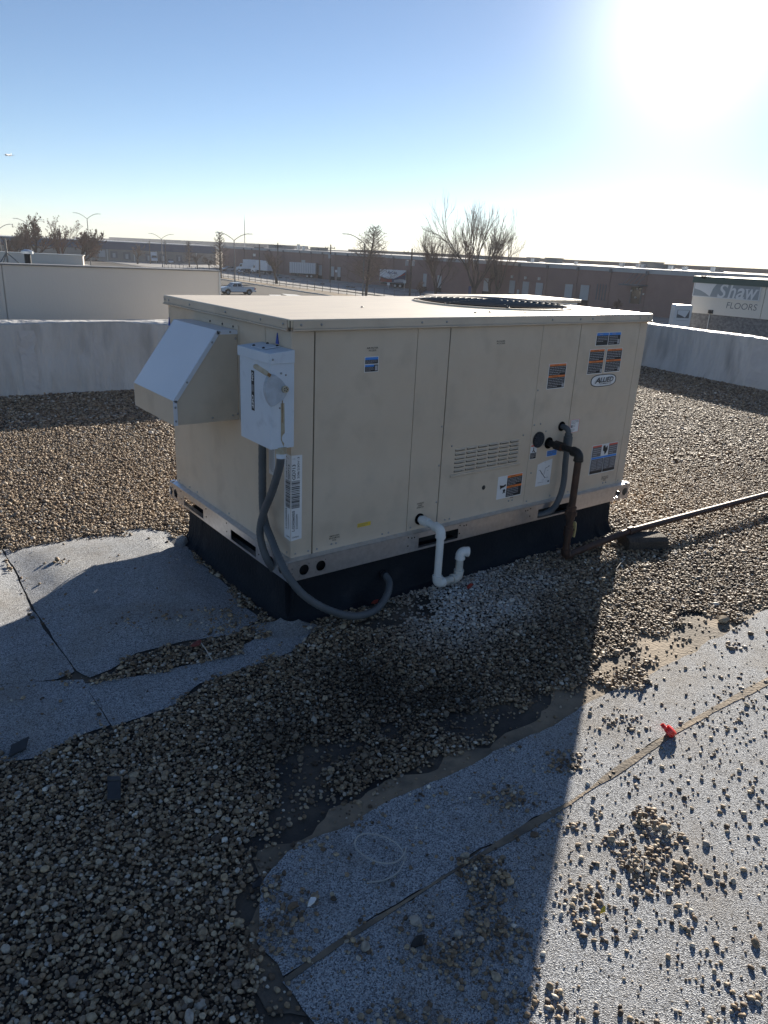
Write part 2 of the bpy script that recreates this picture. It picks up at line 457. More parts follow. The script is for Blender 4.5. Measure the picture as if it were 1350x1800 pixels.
def empty(name, loc, label, cat, group=None, kind=None):
    o = bpy.data.objects.new(name, None)
    o.empty_display_size = 0.2
    COL.objects.link(o)
    o.location = tuple(float(c) for c in loc)
    WL[o.name] = np.asarray(loc, float)
    return tag(o, label, cat, group, kind)
def copy_tree(o, delta, parent=None, label=None):
    c = o.copy(); COL.objects.link(c)
    WL[c.name] = WL[o.name] + np.asarray(delta, float)
    c.parent = parent
    if parent is None:
        c.location = Vector(o.location) + Vector(tuple(float(t) for t in delta))
    if label: c['label'] = label
    for ch in list(o.children): copy_tree(ch, delta, c)
    return c

_tc = {}
def text2d(s, bold=0.0, shear=0.0, space=1.0):
    """outline of a word as 2-D triangles, cap height about 0.7, starting at x = 0"""
    k = (s, bold, shear, space)
    if k in _tc: return _tc[k]
    cu = bpy.data.curves.new('t', 'FONT'); cu.body = s; cu.size = 1.0; cu.offset = bold; cu.shear = shear
    cu.space_character = space; cu.resolution_u = 4
    ob = bpy.data.objects.new('t', cu); COL.objects.link(ob)
    dg = bpy.context.evaluated_depsgraph_get(); dg.update()
    me = bpy.data.meshes.new_from_object(ob.evaluated_get(dg))
    vs = [(v.co.x, v.co.y) for v in me.vertices]; fs = [list(p.vertices) for p in me.polygons]
    bpy.data.objects.remove(ob); bpy.data.curves.remove(cu); bpy.data.meshes.remove(me)
    x0 = min(v[0] for v in vs); x1 = max(v[0] for v in vs); y0 = min(v[1] for v in vs); y1 = max(v[1] for v in vs)
    vs = [((a - x0) / (x1 - x0), (b - y0) / (y1 - y0)) for a, b in vs]
    _tc[k] = (vs, fs)
    return _tc[k]
def put_text(mb, s, o, u, v, n, m, lift, bold=0.0, shear=0.0, space=1.0):
    """word filling the parallelogram o,u,v; lift along n"""
    vs, fs = text2d(s, bold, shear, space)
    o, u, v, n = [np.asarray(t, float) for t in (o, u, v, n)]
    n = n / np.linalg.norm(n)
    P = [o + u * a + v * b + n * lift for a, b in vs]
    if np.dot(np.cross(u, v), n) < 0: fs = [f[::-1] for f in fs]
    mb.add(P, fs, m)
def quad(mb, o, u, v, n, m, lift):
    o, u, v, n = [np.asarray(t, float) for t in (o, u, v, n)]
    n = n / np.linalg.norm(n); o = o + n * lift
    f = (0, 1, 2, 3) if np.dot(np.cross(u, v), n) > 0 else (3, 2, 1, 0)
    mb.add([o, o + u, o + u + v, o + v], [f], m)

# smooth value noise for masks
_rng = np.random.default_rng(7)
_lat = _rng.random((256, 256))
def vnoise(x, y, f):
    x, y = np.asarray(x) * f, np.asarray(y) * f
    i, j = np.floor(x).astype(int), np.floor(y).astype(int)
    a, b = x - i, y - j
    a, b = a * a * (3 - 2 * a), b * b * (3 - 2 * b)
    g = lambda p, q: _lat[p % 256, q % 256]
    return (g(i, j) * (1 - a) + g(i + 1, j) * a) * (1 - b) + (g(i, j + 1) * (1 - a) + g(i + 1, j + 1) * a) * b
def inpoly(px, py, poly):
    r = np.zeros(px.shape, bool); k = len(poly)
    for i in range(k):
        x0, y0 = poly[i]; x1, y1 = poly[(i + 1) % k]
        c = ((y0 > py) != (y1 > py))
        with np.errstate(divide='ignore', invalid='ignore'):
            r ^= c & (px < (x1 - x0) * (py - y0) / (y1 - y0 + 1e-12) + x0)
    return r
# ================================================================== ROOF (setting)
RA = R(-9.5)
RU = np.array([math.cos(RA), math.sin(RA), 0.0]); RV = np.array([-math.sin(RA), math.cos(RA), 0.0])
VL = float(np.dot([0.485, 5.127, 0], RV)); UR = float(np.dot([8.259, 3.15, 0], RU))
LA = R(-5.5)
LU = np.array([math.cos(LA), math.sin(LA), 0.0]); LV = np.array([-math.sin(LA), math.cos(LA), 0.0]); VLL = float(np.dot([0.485, 5.127, 0], LV))
def rf(u, v, z=0.0): return RU * u + RV * v + np.array([0, 0, z])
mb = MB()
mb.prism([(-9, -8), (UR + 0.32, -8), (UR + 0.32, VL + 1.0), (-9, VL + 0.5)], (0, 0, GZ + 0.03), 'tar', (0, 0, 0), RU, RV)
roof = put('roof', mb, kind='structure', origin=(0, 0, 0))
tag(roof, 'dark tar roof deck under the gravel and roofing sheets')

A1 = [(-560, 1098), (3, 968), (28, 1010), (58, 1075), (95, 1130), (131, 1183), (100, 1196), (-560, 1250)]
A2 = [(5, 967), (130, 948), (200, 936), (252, 928), (300, 938), (331, 958), (352, 990), (395, 1030), (440, 1075), (456, 1090), (415, 1118), (330, 1128), (240, 1150), (195, 1178), (158, 1193), (136, 1182), (98, 1128), (61, 1073), (31, 1010)]
B1 = [(-560, 1256), (60, 1202), (144, 1197), (170, 1238), (194, 1277), (150, 1290), (110, 1310), (60, 1335), (-560, 1400)]
B2 = [(150, 1203), (250, 1190), (380, 1160), (470, 1115), (496, 1096), (545, 1108), (532, 1138), (430, 1178), (352, 1203), (312, 1238), (198, 1280), (173, 1239)]
C1 = [(1900, 768), (1350, 1072), (1190, 1162), (1060, 1226), (1000, 1258), (900, 1318), (690, 1405), (607, 1449), (504, 1501), (470, 1560), (452, 1660), (500, 1724), (700, 1592), (880, 1480), (1000, 1410), (1177, 1291), (1350, 1196), (1900, 905)]
C2 = [(1900, 906), (1350, 1197), (1178, 1292), (1000, 1411), (881, 1481), (701, 1593), (503, 1726), (560, 1800), (620, 1900), (760, 2080), (1500, 2300), (2300, 1500)]
SILT = [(1900, 700), (1350, 1030), (1220, 1085), (1130, 1118), (1010, 1190), (900, 1270), (760, 1345), (600, 1420), (470, 1500), (430, 1600), (440, 1700), (470, 1790), (560, 1830), (760, 1650), (1000, 1470), (1200, 1330), (1900, 940)]
_sm = [(500, 1730), (600, 1660), (702, 1597), (790, 1540), (882, 1485), (945, 1447), (1002, 1415), (1085, 1358), (1178, 1295), (1260, 1248), (1350, 1200), (1900, 909)]
SEAM = [(x - 1.5, y - 4.5) for x, y in _sm] + [(x + 1.5, y + 4.5) for x, y in _sm[::-1]]
BARE = [[(470, 1350), (520, 1318), (600, 1300), (655, 1308), (620, 1345), (560, 1385), (600, 1400), (690, 1368), (740, 1348), (700, 1388), (610, 1425), (520, 1462), (450, 1512), (420, 1512), (470, 1450), (500, 1412), (470, 1380)],
        [(580, 1107), (640, 1085), (700, 1060), (768, 1048), (776, 1072), (700, 1090), (640, 1107)],
        [(452, 1690), (500, 1735), (545, 1815), (470, 1840), (448, 1760)],
        [(690, 1290), (790, 1262), (900, 1240), (960, 1236), (900, 1275), (800, 1310), (730, 1330)]]
def g2(poly, z=0.0): return [tuple(hz(x, y, z)[:2]) for x, y in poly]
def edge_d(x, y, P):
    x, y = np.asarray(x, float), np.asarray(y, float); d = np.full(x.shape, 9.0)
    for i in range(len(P)):
        (ax, ay), (bx, by) = P[i], P[(i + 1) % len(P)]
        vx, vy = bx - ax, by - ay; t = np.clip(((x - ax) * vx + (y - ay) * vy) / (vx * vx + vy * vy + 1e-12), 0, 1)
        d = np.minimum(d, np.hypot(x - ax - t * vx, y - ay - t * vy))
    return d
def hbump(poly, amp, base, seed):
    P = g2(poly)
    def f(x, y):
        k = np.clip(edge_d(x, y, P) / .16, 0, 1); k = k * k * (3 - 2 * k)
        return base + k * amp * (vnoise(np.asarray(x) + seed, y, 2.1) + .35 * vnoise(x, np.asarray(y) + 9, 6.0))
    return f
hA1 = hbump(A1, .034, .005, 3.1); hA2 = hbump(A2, .040, .005, 3.1); hB1 = hbump(B1, .014, .005, 1.0); hB2 = hbump(B2, .012, .005, 5.0)
def hC(x, y): return 0.006 + 0.004 * vnoise(x, y, 2.0)
def hS(x, y): return 0.002 + 0.002 * vnoise(x, y, 5.0)
SHEETS = [('cap_sheet', A1, hA1, 'cap_sheet_mat'), ('cap_sheet', A2, hA2, 'cap_sheet_mat'), ('cap_sheet', B1, hB1, 'cap_sheet_mat'), ('cap_sheet', B2, hB2, 'cap_sheet_mat'),
          ('cap_sheet', C1, hC, 'cap_sheet_mat'), ('cap_sheet', C2, hC, 'cap_sheet_mat'), ('silt_drift', SILT, hS, 'silt'),
          ('silt_drift', SEAM, lambda x, y: hC(x, y) + 0.0016, 'silt')]
def sheet_mesh(poly, hf, m, seed, rag=0.010, grid=0.06):
    rnd = random.Random(seed)
    P = g2(poly); B = []
    for i in range(len(P)):
        a, b = np.array(P[i]), np.array(P[(i + 1) % len(P)])
        L = np.linalg.norm(b - a); k = max(1, int(L / 0.03))
        nn = np.array([-(b - a)[1], (b - a)[0]]) / max(L, 1e-6)
        for j in range(k):
            q = a + (b - a) * j / k
            d = (vnoise(q[0] + seed, q[1], 9.0) - 0.5) * rag * 3.0 + rnd.uniform(-1, 1) * rag * 0.25
            B.append(q + nn * d)
    B = np.array(B); n = len(B)
    xs = np.arange(B[:, 0].min(), B[:, 0].max(), grid); ys = np.arange(B[:, 1].min(), B[:, 1].max(), grid)
    gx, gy = np.meshgrid(xs, ys); gx, gy = gx.ravel(), gy.ravel()
    k = inpoly(gx, gy, [tuple(b) for b in B]); gx, gy = gx[k], gy[k]
    pts = [Vector(b) for b in B] + [Vector((a + rnd.uniform(-.01, .01), b + rnd.uniform(-.01, .01))) for a, b in zip(gx, gy)]
    vo, ed, fa, *_ = geometry.delaunay_2d_cdt(pts, [], [list(range(n))], 1, 1e-5)
    Z = [float(hf(v.x, v.y)) for v in vo]
    mbx = MB()
    mbx.add([(v.x, v.y, z) for v, z in zip(vo, Z)], [list(f) for f in fa], m, True)
    # thickness: a skirt down to the deck
    cnt = {}
    for f in fa:
        for i in range(len(f)):
            e = (f[i], f[(i + 1) % len(f)]); cnt[e] = 1
    sk, fs = [], []
    for (a, b) in list(cnt):
        if (b, a) in cnt: continue
        i = len(sk)
        sk += [(vo[a].x, vo[a].y, Z[a]), (vo[a].x, vo[a].y, 0.0005), (vo[b].x, vo[b].y, 0.0005), (vo[b].x, vo[b].y, Z[b])]
        fs.append((i, i + 1, i + 2, i + 3))
    mbx.add(sk, fs, 'lap_tar')
    return mbx
for i, (nm, poly, hf, m) in enumerate(SHEETS):
    put(nm, sheet_mesh(poly, hf, m, i + 1, (0.004 if poly is SEAM else 0.034) if nm == 'silt_drift' else (0.0045 if poly in (A1, A2, B1, B2) else 0.011)), roof)

# ---- gravel: uncountable, scattered as instances
def make_gravel():
    rng = np.random.default_rng(11)
    out = []
    def layer(sp, x0, x1, y0, y1, zmin, zmax, smin, smax, depth_lo, depth_hi):
        nx, ny = int((x1 - x0) / sp), int((y1 - y0) / sp)
        gx, gy = np.meshgrid(np.arange(nx), np.arange(ny))
        gx = gx + 0.5 * (gy % 2)
        X = x0 + gx.ravel() * sp + rng.uniform(-.48, .48, nx * ny) * sp
        Y = y0 + gy.ravel() * sp * 0.92 + rng.uniform(-.48, .48, nx * ny) * sp
        P = np.stack([X, Y, np.zeros_like(X)], 1)
        d = P - CAM; z = d @ FW
        ok = (z > 0.3) & (z >= depth_lo) & (z < depth_hi)
        X, Y = X[ok], Y[ok]
        q, z = topx(np.stack([X, Y, np.zeros_like(X)], 1))
        u, v = X * RU[0] + Y * RU[1], X * LV[0] + Y * LV[1]
        ok = (q[:, 0] > -900) & (q[:, 0] < 2250) & (q[:, 1] > 500) & (q[:, 1] < 2600)
        far_ = (q[:, 0] < -90) | (q[:, 0] > 1440) | (q[:, 1] > 1890)
        ok &= ~far_ | (rng.random(len(X)) < .62)
        ok &= (u < UR - 0.01) & (v < VLL - 0.01)
        ok &= ~((X > -0.055) & (X < 2.09) & (Y > -0.055) & (Y < 1.06))
        return X[ok], Y[ok], q[ok], z[ok]
    for (sp, lo, hi, smin, smax, lay) in ((0.0082, 0.0, 2.6, 0.27, 0.80, 0), (0.0096, 2.6, 3.8, 0.33, 0.88, 0), (0.0128, 3.8, 5.6, 0.50, 1.0, 0), (0.0165, 5.6, 14.0, 0.70, 1.3, 0)):
        X, Y, q, z = layer(sp, -5.5, 9.0, -4.2, 6.4, 0, 0, 0, 0, lo, hi)
        px, py = q[:, 0] + (vnoise(X, Y, 14) - .5) * 40 + (vnoise(X + 9, Y, 4.5) - .5) * 50, q[:, 1] + (vnoise(X + 50, Y, 14) - .5) * 26 + (vnoise(X + 31, Y, 4.5) - .5) * 30
        px2, py2 = q[:, 0] + (vnoise(X, Y, 14) - .5) * 26, q[:, 1] + (vnoise(X + 50, Y, 14) - .5) * 16 - 3
        n = len(X)
        prob = np.ones(n); hgt = np.zeros(n)
        n1 = vnoise(X, Y, 3.3); n2 = vnoise(X + 20, Y + 7, 8.0); cl = n1 * .6 + n2 * .4
        # thin spots inside the gravel
        inS = inpoly(px, py, SILT)
        prob = np.where(inS, .05 + .75 * (cl > .55) + .10 * (cl > .47), prob)
        for B in BARE:
            k = inpoly(px, py, B); prob = np.where(k, .20 + .70 * np.clip((n2 - .48) / .12, 0, 1), prob)
        for (poly, hf, base, amp, thr) in ((A1, hA1, .004, .10, .74), (A2, hA2, .006, .22, .72), (B1, hB1, .012, .25, .70), (B2, hB2, .012, .25, .70), (C1, hC, .045, .45, .64), (C2, hC, .095, .60, .60)):
            k = inpoly(px2, py2, poly) if poly in (A1, A2, B1, B2) else inpoly(px, py, poly)
            # pebble drifts: a smooth field, as in the picture denser where the sheet lies low
            prob = np.where(k, base + amp * np.clip((cl - thr) / .08, 0, 1), prob)
            hgt = np.where(inpoly(q[:, 0], q[:, 1], poly), hf(X, Y), hgt)
        hgt = np.where(inS & (hgt == 0), hS(X, Y), hgt)
        for J, pj in (([(-3, 968), (12, 964), (40, 1008), (72, 1073), (147, 1184), (208, 1272), (192, 1279), (124, 1188), (50, 1078), (24, 1012)], .05), ([(-560, 1246), (100, 1193), (150, 1194), (152, 1206), (60, 1210), (-560, 1270)], .14)):
            prob = np.where(inpoly(q[:, 0], q[:, 1], J), pj, prob)
        # drifts seen on the sheets
        for (cx, cy, rx, ry, pr) in ((895, 1408, 60, 26, .55), (985, 1345, 55, 24, .4), (820, 1690, 120, 62, .55), (900, 1760, 120, 50, .5), (1025, 1590, 60, 60, .7), (1120, 1530, 75, 55, .75), (1180, 1545, 60, 40, .5),
                                     (1070, 1500, 60, 45, .5), (1260, 1560, 40, 30, .3), (1000, 1450, 40, 30, .3), (700, 1790, 110, 40, .4), (520, 1600, 60, 45, .45), (480, 1690, 40, 30, .4), (980, 1780, 60, 25, .5), (1290, 1770, 50, 30, .35),
                                     (1210, 1620, 70, 30, .25), (1060, 1650, 70, 35, .3), (300, 1095, 90, 30, .16), (400, 1100, 60, 25, .3), (735, 1640, 70, 36, .25), (560, 1560, 60, 30, .12), (1060, 1270, 90, 30, .25), (1240, 1200, 90, 25, .10), (462, 1560, 42, 60, .75), (478, 1640, 48, 40, .55), (505, 1745, 46, 40, .40), (440, 1700, 34, 80, .85), (545, 1492, 60, 22, .40), (640, 1440, 50, 14, .35), (470, 1770, 30, 40, .5), (530, 1690, 40, 30, .3), (760, 1400, 60, 16, .3), (900, 1330, 60, 14, .3)):
            w = np.exp(-(((q[:, 0] - cx) / rx) ** 2 + ((q[:, 1] - cy) / ry) ** 2) * 1.4)
            prob = np.maximum(prob, w * pr * (0.25 + 1.3 * n2))
        keep = rng.random(n) < prob
        X, Y, q, z, hgt, prob = X[keep], Y[keep], q[keep], z[keep], hgt[keep], prob[keep]
        n = len(X)
        s = (smin + (smax - smin) * rng.random(n) ** 1.8) * 0.0091
        s *= np.where(rng.random(n) < .04, 1.65, 1.0)
        sparse = prob < .5
        s *= np.where((q[:, 0] < -90) | (q[:, 0] > 1440) | (q[:, 1] > 1890), 1.3, 1.0)
        s = np.where(prob < .14, s * rng.uniform(.42, 1.05, n), s)
        Zc = hgt + s * .42 + np.where(sparse, 0, rng.random(n) * .012)
        # gravel lies a little banked in front of the curb
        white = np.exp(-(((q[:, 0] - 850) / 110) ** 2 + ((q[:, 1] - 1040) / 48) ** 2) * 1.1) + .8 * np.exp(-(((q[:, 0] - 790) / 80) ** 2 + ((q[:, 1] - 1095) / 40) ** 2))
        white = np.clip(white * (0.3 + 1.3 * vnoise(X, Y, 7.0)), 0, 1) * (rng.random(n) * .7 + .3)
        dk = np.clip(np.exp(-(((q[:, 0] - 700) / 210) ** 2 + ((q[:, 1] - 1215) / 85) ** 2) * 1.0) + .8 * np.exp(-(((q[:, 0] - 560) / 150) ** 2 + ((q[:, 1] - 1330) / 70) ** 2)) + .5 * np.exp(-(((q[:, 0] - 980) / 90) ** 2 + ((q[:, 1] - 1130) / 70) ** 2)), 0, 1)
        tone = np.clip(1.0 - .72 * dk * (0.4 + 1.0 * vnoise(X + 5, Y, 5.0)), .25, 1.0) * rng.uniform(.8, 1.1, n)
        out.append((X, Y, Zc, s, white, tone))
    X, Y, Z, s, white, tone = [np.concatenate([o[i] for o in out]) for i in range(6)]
    n = len(X)
    me = bpy.data.meshes.new('gravel')
    me.vertices.add(n)
    me.vertices.foreach_set('co', np.stack([X, Y, Z], 1).astype(np.float32).ravel())
    sc = np.stack([s * rng.uniform(.85, 1.35, n), s * rng.uniform(.75, 1.1, n), s * rng.uniform(.5, .8, n)], 1)
    rt = np.stack([rng.normal(0, .28, n), rng.normal(0, .28, n), rng.uniform(0, 6.283, n)], 1)
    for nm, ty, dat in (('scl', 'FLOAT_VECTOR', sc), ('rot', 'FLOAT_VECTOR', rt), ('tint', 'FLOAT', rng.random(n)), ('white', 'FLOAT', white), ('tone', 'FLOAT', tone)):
        a = me.attributes.new(nm, ty, 'POINT')
        a.data.foreach_set('vector' if ty == 'FLOAT_VECTOR' else 'value', np.asarray(dat, np.float32).ravel())
    a = me.attributes.new('var', 'INT', 'POINT'); a.data.foreach_set('value', rng.integers(0, 6, n).astype(np.int32))
    # pebble material
    m = bpy.data.materials.new('pebble'); m.use_nodes = True
    N, Lk = m.node_tree.nodes, m.node_tree.links
    b = N['Principled BSDF']; b.inputs['Roughness'].default_value = 0.62; b.inputs['Specular IOR Level'].default_value = 0.4
    at = lambda nm: (lambda q: (setattr(q, 'attribute_type', 'INSTANCER'), setattr(q, 'attribute_name', nm), q)[2])(N.new('ShaderNodeAttribute'))
    t, w, k = at('tint'), at('white'), at('tone')
    r = N.new('ShaderNodeValToRGB'); el = r.color_ramp.elements
    el[0].position, el[0].color = 0.0, (0.085, 0.060, 0.042, 1)
    el[1].position, el[1].color = 1.0, (0.74, 0.68, 0.57, 1)
    for p_, c_ in ((.16, (.17, .115, .070)), (.32, (.29, .202, .122)), (.48, (.39, .285, .175)), (.60, (.22, .175, .135)), (.74, (.45, .338, .212)), (.87, (.51, .410, .285)), (.955, (.42, .38, .33))):
        e = el.new(p_); e.color = (*c_, 1)
    Lk.new(t.outputs['Fac'], r.inputs[0])
    ns = N.new('ShaderNodeTexNoise'); ns.inputs['Scale'].default_value = 120; g = N.new('ShaderNodeNewGeometry'); Lk.new(g.outputs['Position'], ns.inputs['Vector'])
    mr = N.new('ShaderNodeMapRange'); mr.inputs[1].default_value = .3; mr.inputs[2].default_value = .7; mr.inputs[3].default_value = .66; mr.inputs[4].default_value = 1.18
    Lk.new(ns.outputs['Fac'], mr.inputs[0])
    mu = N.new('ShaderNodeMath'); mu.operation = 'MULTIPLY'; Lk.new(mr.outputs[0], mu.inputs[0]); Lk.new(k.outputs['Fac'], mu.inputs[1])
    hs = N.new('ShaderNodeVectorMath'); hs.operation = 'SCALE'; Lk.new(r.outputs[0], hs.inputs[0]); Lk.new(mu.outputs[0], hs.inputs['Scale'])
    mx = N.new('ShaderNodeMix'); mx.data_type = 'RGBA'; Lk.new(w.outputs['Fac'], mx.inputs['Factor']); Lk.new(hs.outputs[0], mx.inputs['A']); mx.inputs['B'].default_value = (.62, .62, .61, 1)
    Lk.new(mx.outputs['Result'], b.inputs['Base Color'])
    # geometry nodes: six pebble shapes picked per point
    ng = bpy.data.node_groups.new('gravel_scatter', 'GeometryNodeTree')
    ng.interface.new_socket('Geometry', in_out='INPUT', socket_type='NodeSocketGeometry')
    ng.interface.new_socket('Geometry', in_out='OUTPUT', socket_type='NodeSocketGeometry')
    G = ng.nodes; K = ng.links
    gi, go = G.new('NodeGroupInput'), G.new('NodeGroupOutput')
    jn = G.new('GeometryNodeJoinGeometry')
    for i in range(6):
        ic = G.new('GeometryNodeMeshIcoSphere'); ic.inputs['Radius'].default_value = 1.0; ic.inputs['Subdivisions'].default_value = 2
        sp = G.new('GeometryNodeSetPosition'); nz = G.new('ShaderNodeTexNoise'); nz.noise_dimensions = '4D'
        nz.inputs['W'].default_value = i * 3.7; nz.inputs['Scale'].default_value = 0.75 + .28 * (i % 3); nz.inputs['Detail'].default_value = 1.5
        sb = G.new('ShaderNodeVectorMath'); sb.operation = 'SUBTRACT'; sb.inputs[1].default_value = (.5, .5, .5); K.new(nz.outputs['Color'], sb.inputs[0])
        sc_ = G.new('ShaderNodeVectorMath'); sc_.operation = 'SCALE'; sc_.inputs['Scale'].default_value = 1.15; K.new(sb.outputs[0], sc_.inputs[0])
        K.new(ic.outputs['Mesh'], sp.inputs['Geometry']); K.new(sc_.outputs[0], sp.inputs['Offset'])
        sh = G.new('GeometryNodeSetShadeSmooth'); K.new(sp.outputs[0], sh.inputs[0])
        sm = G.new('GeometryNodeSetMaterial'); sm.inputs['Material'].default_value = m; K.new(sh.outputs[0], sm.inputs[0])
        gt = G.new('GeometryNodeGeometryToInstance'); K.new(sm.outputs[0], gt.inputs[0]); K.new(gt.outputs[0], jn.inputs[0])
    ip = G.new('GeometryNodeInstanceOnPoints'); K.new(gi.outputs[0], ip.inputs['Points']); K.new(jn.outputs[0], ip.inputs['Instance'])
    ip.inputs['Pick Instance'].default_value = True
    def na(nm, ty):
        q = G.new('GeometryNodeInputNamedAttribute'); q.data_type = ty; q.inputs['Name'].default_value = nm; return q.outputs['Attribute']
    K.new(na('var', 'INT'), ip.inputs['Instance Index']); K.new(na('scl', 'FLOAT_VECTOR'), ip.inputs['Scale'])
    er = G.new('FunctionNodeEulerToRotation'); K.new(na('rot', 'FLOAT_VECTOR'), er.inputs[0]); K.new(er.outputs[0], ip.inputs['Rotation'])
    K.new(ip.outputs[0], go.inputs[0])
    me.materials.append(m)
    o = bpy.data.objects.new('gravel', me); COL.objects.link(o)
    md = o.modifiers.new('scatter', 'NODES'); md.node_group = ng
    tag(o, 'brown and tan rounded river gravel covering the flat roof', 'gravel', kind='stuff')
    print('pebbles', n)
make_gravel()

# ---- parapets
def membrane_wall(name, a, b, thick, h, label, mats, patches, side):
    """low roof wall from a to b (roof-frame points), inner face towards the camera, slightly wavy; side = outward direction"""
    a, b = np.asarray(a, float), np.asarray(b, float)
    d = b - a; L = np.linalg.norm(d); d = d / L; nrm = np.asarray(side, float)
    root = empty(name, a * .5 + b * .5, label, 'wall')
    mbx = MB(); nL, nH = int(L / 0.12), 9
    V, F = [], []
    for i in range(nL + 1):
        for j in range(nH + 1):
            t, q = i / nL * L, j / nH
            w = (vnoise(t, q * 2.0, 1.3) - .5) * .035 + (vnoise(t + 9, q, 4.0) - .5) * .012
            out = -.05 * (1 - q) ** 3 + w * (1 - .3 * q)
            zz = h * q + ((vnoise(t, 3, 2.0) - .5) * .03 if j == nH else 0)
            V.append(a + d * t + nrm * out + np.array([0, 0, zz]))
    for i in range(nL):
        for j in range(nH):
            k = i * (nH + 1) + j; F.append((k, k + nH + 1, k + nH + 2, k + 1))
    fl = np.dot(np.cross(d, [0, 0, 1]), nrm) > 0
    mbx.add(V, [f[::-1] if fl else f for f in F], mats[0], True)
    put('face', mbx, root)
    mt = MB(); V, F = [], []
    for i in range(nL + 1):
        base = a + d * (i / nL * L)
        f0 = (vnoise(i / nL * L, 2.0, 1.3) - .5) * .025 + (vnoise(i / nL * L + 9, 1.0, 4.0) - .5) * .009
        zt = h + (vnoise(i / nL * L, 3, 2.0) - .5) * .03
        for (o_, z_) in ((f0, zt - .002), (f0 + .012, zt + .008), (thick * .5, h + .012 + (vnoise(i * .3, 8, 1) - .5) * .02), (thick, h - .01), (thick, -0.3)):
            V.append(base + nrm * o_ + np.array([0, 0, z_]))
    for i in range(nL):
        for j in range(4):
            k = i * 5 + j; F.append((k, k + 5, k + 6, k + 1))
    mt.add(V, [f[::-1] if fl else f for f in F], mats[1], True)
    put('top', mt, root)
    for (t0, t1, z0, z1) in patches:
        pb = MB(); k = max(2, int((t1 - t0) / .05)); V, F = [], []
        for i in range(k + 1):
            for j in range(8):
                t, q = t0 + (t1 - t0) * i / k, (z0 + (z1 - z0) * j / 7) / h
                w = (vnoise(t, q * 2.0, 1.3) - .5) * .035 + (vnoise(t + 9, q, 4.0) - .5) * .012
                out = -.05 * (1 - q) ** 3 + w * (1 - .3 * q) - .006
                V.append(a + d * (t + (vnoise(q * 9, t0, 1) - .5) * .05) + nrm * out + np.array([0, 0, q * h]))
        for i in range(k):
            for j in range(7):
                q = i * 8 + j; F.append((q, q + 8, q + 9, q + 1))
        pb.add(V, [f[::-1] if fl else f for f in F], mats[2], True)
        put('membrane_patch', pb, root)
    return root
pl0 = LU * -6.0 + LV * VLL; pl1 = pl0 + LU * (6.0 + UR + 0.10)
def tl(px): # distance along the left parapet under a pixel column
    p_ = hplane(px, 640, pl0, LV); return float(np.dot(p_ - pl0, LU))
membrane_wall('parapet_wall', pl0, pl1, 0.50, 0.655, 'grey coated parapet wall with sunlit top behind the air intake hood',
              ('parapet_coat', 'parapet_top', 'parapet_patch'), [(tl(38), tl(66), .02, .6), (tl(168), tl(174), .03, .6)], LV)
pr0 = rf(UR, VL + .80); pr1 = rf(UR, -7.0)
def tr(px):
    p_ = hplane(px, 640, pr0, RU); return float(np.dot(p_ - pr0, -RV))
membrane_wall('parapet_wall', pr0, pr1, 0.30, 0.615, 'grey coated parapet wall in front of the cream building',
              ('parapet_coat', 'parapet_top', 'parapet_patch'), [(tr(1318), tr(1420), .05, .55)], RU)
# ================================================================== ROOFTOP UNIT
L_, W_ = 2.13, 1.158
ZB, ZR, ZC, ZT = 0.19, 0.279, 1.165, 1.195           # rail bottom, rail top, cabinet top, cap top
unit = empty('rooftop_unit', (L_ / 2, W_ / 2, ZB), 'large tan packaged rooftop air conditioner with air intake hood on a black curb', 'air conditioner')
# dark core behind the panel joints
mb = MB(); mb.box((0.010, 0.010, ZR - 0.004), (L_ - 0.010, W_ - 0.010, ZC), 'gap_black'); put('core', mb, unit)
fx = [0.0, 0.098, 0.581, 0.756, 1.323, 1.594, 2.066, L_]
gap = [0.0, 0.0028, 0.0014, 0.0026, 0.0012, 0.0020, 0.0012, 0.0]
screws = []
NF, NLf = (0, -1, 0), (-1, 0, 0)
for i in range(7):
    x0, x1 = fx[i] + gap[i], fx[i + 1] - gap[i + 1]
    mb = MB()
    if i == 3:   # combustion air louvres: rows of real slots, each under a small lip
        rc = []
        cw = (1.250 - 0.833) / 6
        for c in range(6):
            for r in range(6):
                a = 0.833 + c * cw; z = 0.621 - r * 0.0195
                rc.append((a + 0.003, a + cw - 0.007, z - 0.0095, z))
        mb.plate((0, 0, 0), (1, 0, 0), (0, 0, 1), NF, (x0, x1), (ZR, ZC), rc, [], 0.008, 'cab_paint')
        for r in rc:
            mb.prism([(0, 0), (-0.006, -0.004), (-0.006, -0.006), (0, -0.0035)], (r[1] - r[0], 0, 0), 'cab_paint', (r[0], 0, r[3] + 0.003), (0, 1, 0), (0, 0, 1))
        mb.prism([(0.0005, 0), (-0.005, -0.004), (-0.005, -0.012), (0.0005, -0.017)], (0.450, 0, 0), 'cab_paint', (0.815, 0, 0.508), (0, 1, 0), (0, 0, 1))
        put('panel', mb, unit)
    else:
        mb.box((x0, 0, ZR), (x1, 0.009, ZC), 'cab_paint')
        put('panel', mb, unit, bevel=0.0015)
# left face: corner post and wide end panel; right and rear faces
for (y0, y1) in ((0.0095, 0.194), (0.197, W_)):
    mb = MB(); mb.box((0, y0, ZR), (0.009, y1, ZC), 'cab_paint'); put('panel', mb, unit, bevel=0.0015)
mb = MB(); mb.box((L_ - 0.009, 0.0095, ZR), (L_, W_, ZC), 'cab_paint'); put('panel', mb, unit, bevel=0.0015)
mb = MB(); mb.box((0.0095, W_ - 0.009, ZR), (L_ - 0.0095, W_ + 0.001, ZC), 'cab_paint'); put('panel', mb, unit, bevel=0.0015)
